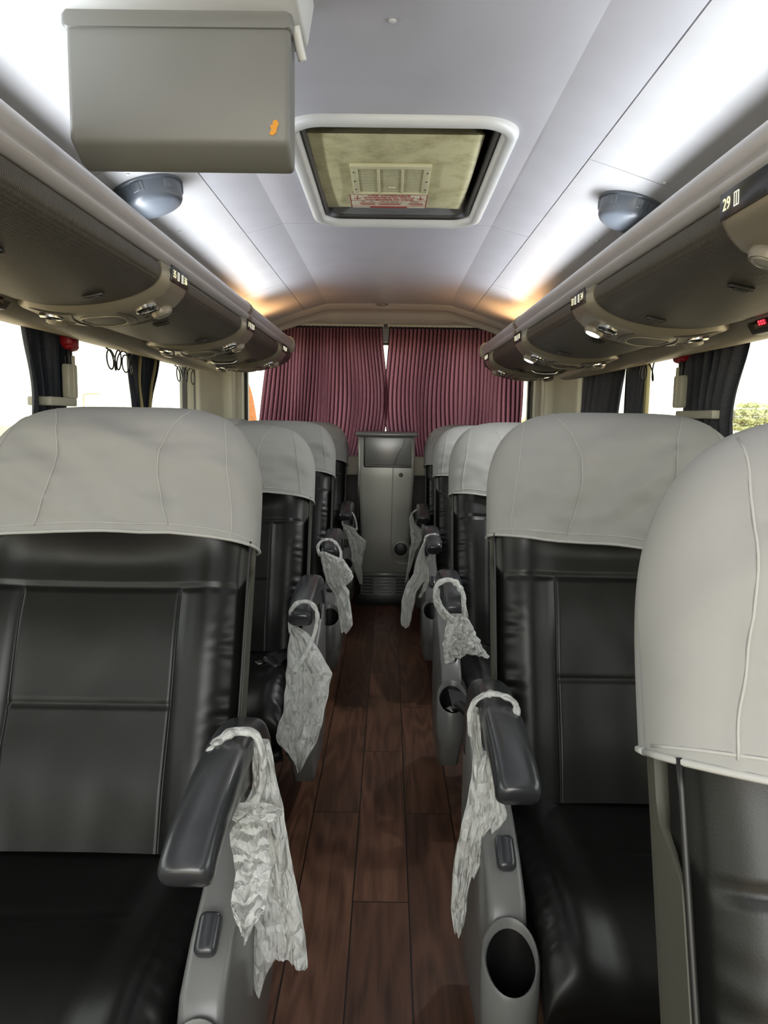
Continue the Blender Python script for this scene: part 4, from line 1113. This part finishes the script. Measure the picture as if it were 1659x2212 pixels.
for ph in (1.7, 8.3):
    V, Fc = build_cover(ph); o = mesh('headrest_cover', V, Fc, CLOTH)
    pts = []
    for side, seq in ((0, cu_), (1, cu_[::-1])):
        for u in seq[::4]: pts.append(cover_pt(u, 0.0, side, ph))
    hm = tube('hem', pts + [pts[0]], .0036, HEM, o, 6, sm=1, nrm=Vector((0, 0, 1)))
    hm2 = tube('hem_stitch', [cover_pt(u, .055, 0, ph) + Vector((0, -.0004, 0)) for u in cu_[2:-2:4]], .0016, HEM, o, 5, sm=1, nrm=Vector((0, 0, 1)))
    for k_, tab in enumerate(((.47, .40, .35, .35, .40, .50), (.86, .85, .83, .80, .77, .72))):
        for sg_ in (-1, 1):
            tube('seam', [cover_pt(sg_ * lerp_list(tab, v / 24), v / 24 * .97, 0, ph) for v in range(1, 25)], .0013, HEM, o, 5, sm=1)
    coverV.append(o)
def seat_inst(first, proto, x, y, ang, side, label, cov_label, cov, rows, kz=1.0, wx=1.0):
    T = proto if first else copy_seat(proto)
    T.location = (x, y, 0); T.scale = (-side * wx, 1, 1)      # side -1: left block, aisle at +x ; side 1: right block
    T['label'] = label; T['category'] = 'seat'; T['group'] = rows
    for ch in T.children:
        if ch.name.startswith('backrest'): ch.rotation_euler = (-math.radians(ang), 0, 0); ch.scale = (1, 1, kz)
    c = cov if not cov.get('used') else dup(cov)
    cov['used'] = 1
    c.scale = (wx, 1, kz); c.location = (x, y, .42); c.rotation_euler = (-math.radians(ang), 0, 0)
    c['label'] = cov_label; c['category'] = 'headrest cover'; c['group'] = 'white headrest covers'
    if 'used' in c and c is not cov: del c['used']
    return T, c
ordn = ['nearest the camera', 'in the second row', 'in the third row', 'in the last row']
LA = [(1.335, 22.5, 1), (2.555, 20, .93), (3.62, 21, .95), (4.80, 22, .945)]
RA = [(1.555, 17.5, .975), (2.68, 19, .95), (3.75, 19, .925), (4.73, 19, .92)]
fa = fw_ = True
G1 = 'black leather aisle seats'; G2 = 'black leather window seats'
XL, XR = -.58, .54
for i, (y, a, kz) in enumerate(LA):
    seat_inst(fa, protoA, XL, y, a, -1, 'black leather aisle seat left of the aisle, ' + ordn[i], 'white cloth cover on the left aisle seat ' + ordn[i], coverV[0], G1, kz); fa = False
for i, (y, a, kz) in enumerate(RA):
    seat_inst(False, protoA, XR, y, a, 1, 'black leather aisle seat right of the aisle, ' + ['second from the camera, cup holder in view', 'third from the camera, with seat belt', 'fourth from the camera', 'farthest, beside the cabinet'][i],
              'white cloth cover on the right aisle seat ' + ['second from the camera, with diagonal folds', 'third from the camera', 'fourth from the camera', 'farthest, beside the cabinet'][i], coverV[1], G1, kz)
seat_inst(False, protoA, XR - .012, .415, 19, 1, 'black seat with olive side shell cut by the right photo edge', 'large white cloth cover at the right photo edge, nearest of all', coverV[1], G1, .972)
XLW, XRW = XL - .548, XR + .548
for i, (y, a) in enumerate([(1.32, 20), (2.60, 19), (3.66, 20), (4.86, 19)]):
    seat_inst(i == 0, protoW, XLW, y, a, -1, 'black leather window seat on the left side, ' + ordn[i], 'white cloth cover on the left window seat ' + ordn[i], coverV[0], G2, .945, .82)
for i, (y, a) in enumerate([(1.60, 18), (2.70, 17), (3.80, 18), (4.78, 18)]):
    seat_inst(False, protoW, XRW, y, a, 1, 'black leather window seat on the right side, ' + ordn[i], 'white cloth cover on the right window seat ' + ordn[i], coverV[1], G2, .95, .82)
for c in coverV:
    if 'used' in c: del c['used']

# ------------------------------------------------------------------ plastic bags on the armrests
def bag(label, sheets, loops, seed, Yloop):
    rows0 = sheets[0][0]; c = at((rows0[0][1] + rows0[0][2]) / 2, rows0[0][0], sheets[0][1])
    T = thing('plastic_bag', label, 'plastic bag', c, 'thin white plastic bags hung on the aisle armrests')
    T.location = c; inv = Matrix.Translation(-c)
    def fix(o): o.data.transform(inv); o.parent = T; return o
    for si, (rows, Ya, Yb, thick, bottom) in enumerate(sheets):
        ys_ = [r[0] for r in rows]
        def lr(y, k_):
            if y <= ys_[0]: return rows[0][k_]
            for a, b in zip(rows[:-1], rows[1:]):
                if y <= b[0]:
                    t = (y - a[0]) / (b[0] - a[0]); return a[k_] * (1 - t) + b[k_] * t
            return rows[-1][k_]
        NU, NV = 28, 70
        V = []; Fc = []
        for side in (0, 1):
            for j in range(NV):
                v = j / (NV - 1)
                for i in range(NU):
                    u = i / (NU - 1)
                    yb = ys_[-1] + (lerp_list(bottom, u) if bottom else 0)
                    y = ys_[0] + (yb - ys_[0]) * v; yc = ys_[0] + (ys_[-1] - ys_[0]) * v
                    xl, xr = lr(yc, 1), lr(yc, 2)
                    px_ = xl + (xr - xl) * u
                    wob = noise.noise(Vector((v * 9, seed + side * 0, 0))) * (xr - xl) * .05
                    Y = Ya + (Yb - Ya) * v
                    p = at(px_ + wob * (1 if u > .5 else -1) * abs(2 * u - 1), y, Y)
                    bulge = 1.25 * thick * (1 - abs(2 * u - 1) ** 2.5) ** .5
                    q = Vector((u * 4.0 + seed, v * 3.2, seed * 1.3 + si))
                    cre = abs(noise.noise(q * 1.3)) * 1.0 + .5 * abs(noise.noise(q * 2.9)) + .25 * abs(noise.noise(q * 6))
                    fold = math.sin(u * 9 + 3 * noise.noise(Vector((u * 2, v * 2.5, seed)))) * .5
                    dy = (bulge * (.25 + 1.1 * cre + .45 * fold)) if side == 0 else -bulge * .35
                    V.append(Vector((p.x, p.y - dy, p.z)))
        for j in range(NV - 1):
            for i in range(NU - 1):
                q = j * NU + i; Fc.append((q, q + NU, q + NU + 1, q + 1)); q += NU * NV; Fc.append((q, q + 1, q + NU + 1, q + NU))
            for i in (0, NU - 1): q = j * NU + i; Fc.append((q, q + NU * NV, q + NU * NV + NU, q + NU))
        fix(mesh('bag_body' if si == 0 else 'bag_fold', V, Fc, BAGM))
    for pts, r_ in loops:
        P = [at(a, b, Y_) for a, b, Y_ in pts]
        P = [p + Vector((noise.noise(Vector((k_ * 1.7, seed, 1))), .6 * noise.noise(Vector((k_ * 2.3, seed, 5))), noise.noise(Vector((k_ * 1.9, seed, 9))))) * .008 for k_, p in enumerate(P)]
        fix(tube('bag_handle', P, lambda t: r_ * (.75 + .9 * abs(noise.noise(Vector((t * 9, seed, 0)))) + .35 * (1 - math.sin(math.pi * t))), BAGM, None, 9, .5, 5))
L1 = 1.20
bag('large sheer white bag draped over the nearest left armrest', [
    ([(1600, 548, 582), (1650, 546, 592), (1700, 544, 602), (1750, 520, 612), (1800, 540, 620), (1880, 545, 634), (1960, 546, 650), (2020, 544, 660), (2080, 545, 664), (2090, 545, 664)], 1.17, 1.17, .018, (20, 58, -5, -28, -34, -22, -8, 0)),
    ([(1765, 520, 575), (1800, 494, 577), (1840, 502, 580), (1880, 510, 587), (1920, 505, 580), (1950, 498, 577), (1975, 510, 575), (1990, 520, 560)], 1.13, .96, .022, (-5, 12, 28, 10, -6, -16)),
    ([(1738, 500, 585), (1750, 488, 612), (1762, 492, 608), (1768, 505, 590)], 1.12, 1.11, .016, None)],
    [([(456, 1642, 1.10), (463, 1612, 1.12), (490, 1588, 1.135), (525, 1582, 1.14), (552, 1592, 1.14), (566, 1630, 1.14), (566, 1690, 1.15), (548, 1735, 1.13)], .014)], 1.0, L1)
bag('long bulging white bag hanging from the second left armrest', [
    ([(1352, 628, 640), (1370, 626, 668), (1385, 624, 676), (1410, 622, 692), (1440, 618, 712), (1455, 617, 718), (1480, 617, 712), (1510, 615, 706), (1540, 610, 702), (1570, 600, 694), (1590, 596, 688), (1605, 600, 682), (1620, 618, 674), (1640, 636, 662), (1655, 645, 652)], 2.12, 1.96, .03, None)],
    [([(629, 1365, 2.12), (627, 1335, 2.11), (632, 1312, 2.10), (650, 1302, 2.10), (670, 1304, 2.10), (682, 1320, 2.10), (686, 1345, 2.09), (676, 1378, 2.07), (655, 1415, 2.04), (630, 1455, 2.02)], .013)], 2.0, 2.15)
bag('white bag with a flared lump hanging from the third left armrest', [
    ([(1192, 693, 702), (1205, 693, 732), (1215, 694, 736), (1232, 698, 742), (1250, 703, 742), (1265, 710, 745), (1280, 722, 754), (1310, 729, 757), (1340, 733, 761), (1355, 735, 762), (1364, 737, 757)], 3.10, 3.05, .03, (2, -1, 3, -2, -6)),
    ([(1208, 735, 742), (1220, 728, 750), (1235, 730, 759), (1248, 738, 764), (1258, 744, 760), (1264, 746, 750)], 3.05, 3.04, .03, (0, -2, -4))],
    [([(691, 1200, 3.10), (687, 1182, 3.12), (693, 1169, 3.13), (708, 1165, 3.14), (722, 1168, 3.14), (731, 1180, 3.13), (735, 1196, 3.11), (735, 1212, 3.10)], .012)], 3.0, 3.1)
bag('small white bag hanging from the farthest left armrest, before the cabinet', [
    ([(1132, 740, 744), (1142, 741, 769), (1150, 746, 771), (1158, 750, 779), (1168, 753, 791), (1185, 757, 789), (1202, 759, 784), (1225, 761, 782), (1240, 768, 783), (1260, 777, 783)], 4.40, 4.36, .03, None)],
    [([(741, 1136, 4.40), (738, 1122, 4.41), (743, 1109, 4.42), (753, 1105, 4.42), (762, 1110, 4.42), (768, 1125, 4.41), (770, 1145, 4.40)], .011)], 4.0, 4.4)
bag('thin twisted white bag over the nearest right armrest, beside the cup holder seat', [
    ([(1530, 1012, 1034), (1560, 1009, 1038), (1600, 1017, 1040), (1625, 1022, 1046), (1650, 1020, 1062), (1680, 1018, 1066), (1710, 1012, 1078), (1740, 1007, 1088), (1765, 1003, 1093), (1790, 996, 1072), (1820, 988, 1046), (1850, 982, 1034), (1880, 978, 1022), (1920, 976, 1012), (1960, 974, 1008), (1985, 976, 1003), (2008, 980, 992)], 1.33, 1.30, .02, None),
    ([(1625, 1045, 1062), (1660, 1030, 1066), (1700, 1028, 1076), (1740, 1024, 1090), (1765, 1020, 1094), (1800, 1015, 1066), (1840, 1012, 1046), (1870, 1012, 1034), (1888, 1016, 1024)], 1.30, 1.27, .016, None)],
    [([(1114, 1550, 1.27), (1110, 1522, 1.29), (1095, 1505, 1.305), (1070, 1499, 1.315), (1045, 1503, 1.32), (1024, 1520, 1.32), (1016, 1545, 1.32), (1018, 1590, 1.32)], .010)], 5.0, 1.33)
bag('crumpled white bag spread over the second right armrest', [
    ([(1328, 962, 1004), (1340, 966, 1014), (1360, 961, 1024), (1380, 958, 1034), (1400, 958, 1042), (1412, 959, 1052), (1420, 960, 1058)], 2.20, 2.16, .035, (12, 0, -6, -10, -8, -2)),
    ([(1272, 936, 950), (1290, 935, 950), (1310, 940, 958), (1325, 948, 972), (1336, 958, 985)], 2.24, 2.20, .03, None)],
    [([(945, 1310, 2.22), (940, 1280, 2.24), (948, 1260, 2.25), (967, 1253, 2.26), (985, 1258, 2.26), (997, 1272, 2.25), (1002, 1285, 2.24), (1002, 1310, 2.22), (1006, 1335, 2.20)], .016)], 6.0, 2.2)
bag('long narrow white bag with a trailing tail on the third right armrest', [
    ([(1172, 914, 920), (1190, 906, 917), (1210, 899, 920), (1225, 895, 926), (1240, 893, 927), (1250, 887, 922), (1262, 880, 910), (1280, 872, 900), (1300, 868, 896), (1330, 866, 890), (1352, 866, 884)], 3.36, 3.30, .025, (-4, 2, 0)),
    ([(1192, 934, 941), (1205, 924, 936), (1218, 918, 928)], 3.36, 3.34, .012, None),
    ([(1235, 918, 927), (1255, 917, 927), (1275, 910, 919), (1290, 904, 910)], 3.33, 3.32, .012, None)],
    [([(917, 1180, 3.36), (921, 1160, 3.38), (932, 1154, 3.39), (944, 1156, 3.39), (952, 1170, 3.38), (949, 1185, 3.37)], .012)], 7.0, 3.36)
bag('small wispy white bag on the farthest right armrest, before the round port', [
    ([(1112, 886, 892), (1130, 884, 896), (1145, 886, 912), (1160, 887, 914), (1175, 887, 908), (1190, 884, 898), (1210, 882, 893), (1230, 879, 887), (1250, 876, 880), (1258, 875, 877)], 4.40, 4.36, .025, None)],
    [([(887, 1130, 4.40), (886, 1118, 4.41), (892, 1107, 4.42), (902, 1101, 4.42), (910, 1107, 4.42), (914, 1120, 4.41), (913, 1145, 4.40)], .010)], 8.0, 4.4)

# ------------------------------------------------------------------ seat belts
def belt(label, pts, buckle, w_=.023):
    T = thing('seat_belt', label, 'seat belt', pts[0], 'black lap seat belts')
    inv = Matrix.Translation(-Vector(pts[0])); P = catmull(pts, 6); R = []
    for i, p in enumerate(P):
        t = (P[min(i + 1, len(P) - 1)] - P[max(i - 1, 0)]).normalized(); b = t.cross(Vector((0, 0, 1))).normalized(); nn = b.cross(t)
        R.append([p + b * a + nn * c for a, c in ((-w_, -.001), (w_, -.001), (w_, .001), (-w_, .001))])
    o = loft('webbing', R, mat('belt_webbing', (.010, .010, .011), .6), None, True, 40); o.data.transform(inv); o.parent = T
    o = box('buckle', (0, 0, 0), (.045, .06, .016), BLACK, None, bev=.005); o.data.transform(inv @ Matrix.Translation(buckle) @ Euler((.5, .2, 1.0)).to_matrix().to_4x4()); o.parent = T
    o = box('tongue', (0, 0, 0), (.03, .022, .003), CHROME, None, bev=.001); o.data.transform(inv @ Matrix.Translation(Vector(buckle) + Vector((-.04, -.01, .004))) @ Euler((.3, .1, 1.0)).to_matrix().to_4x4()); o.parent = T
belt('black seat belt with a shiny tongue lying on the second left seat', [at(622, 1412, 2.40), at(600, 1424, 2.34), at(588, 1438, 2.28)], at(590, 1432, 2.30))
belt('black seat belt hanging beside the second right seat cushion', [Vector(at(965, 1440, 2.42)), Vector(at(985, 1480, 2.28)), Vector(at(1000, 1535, 2.15))], at(1003, 1532, 2.14), .03)
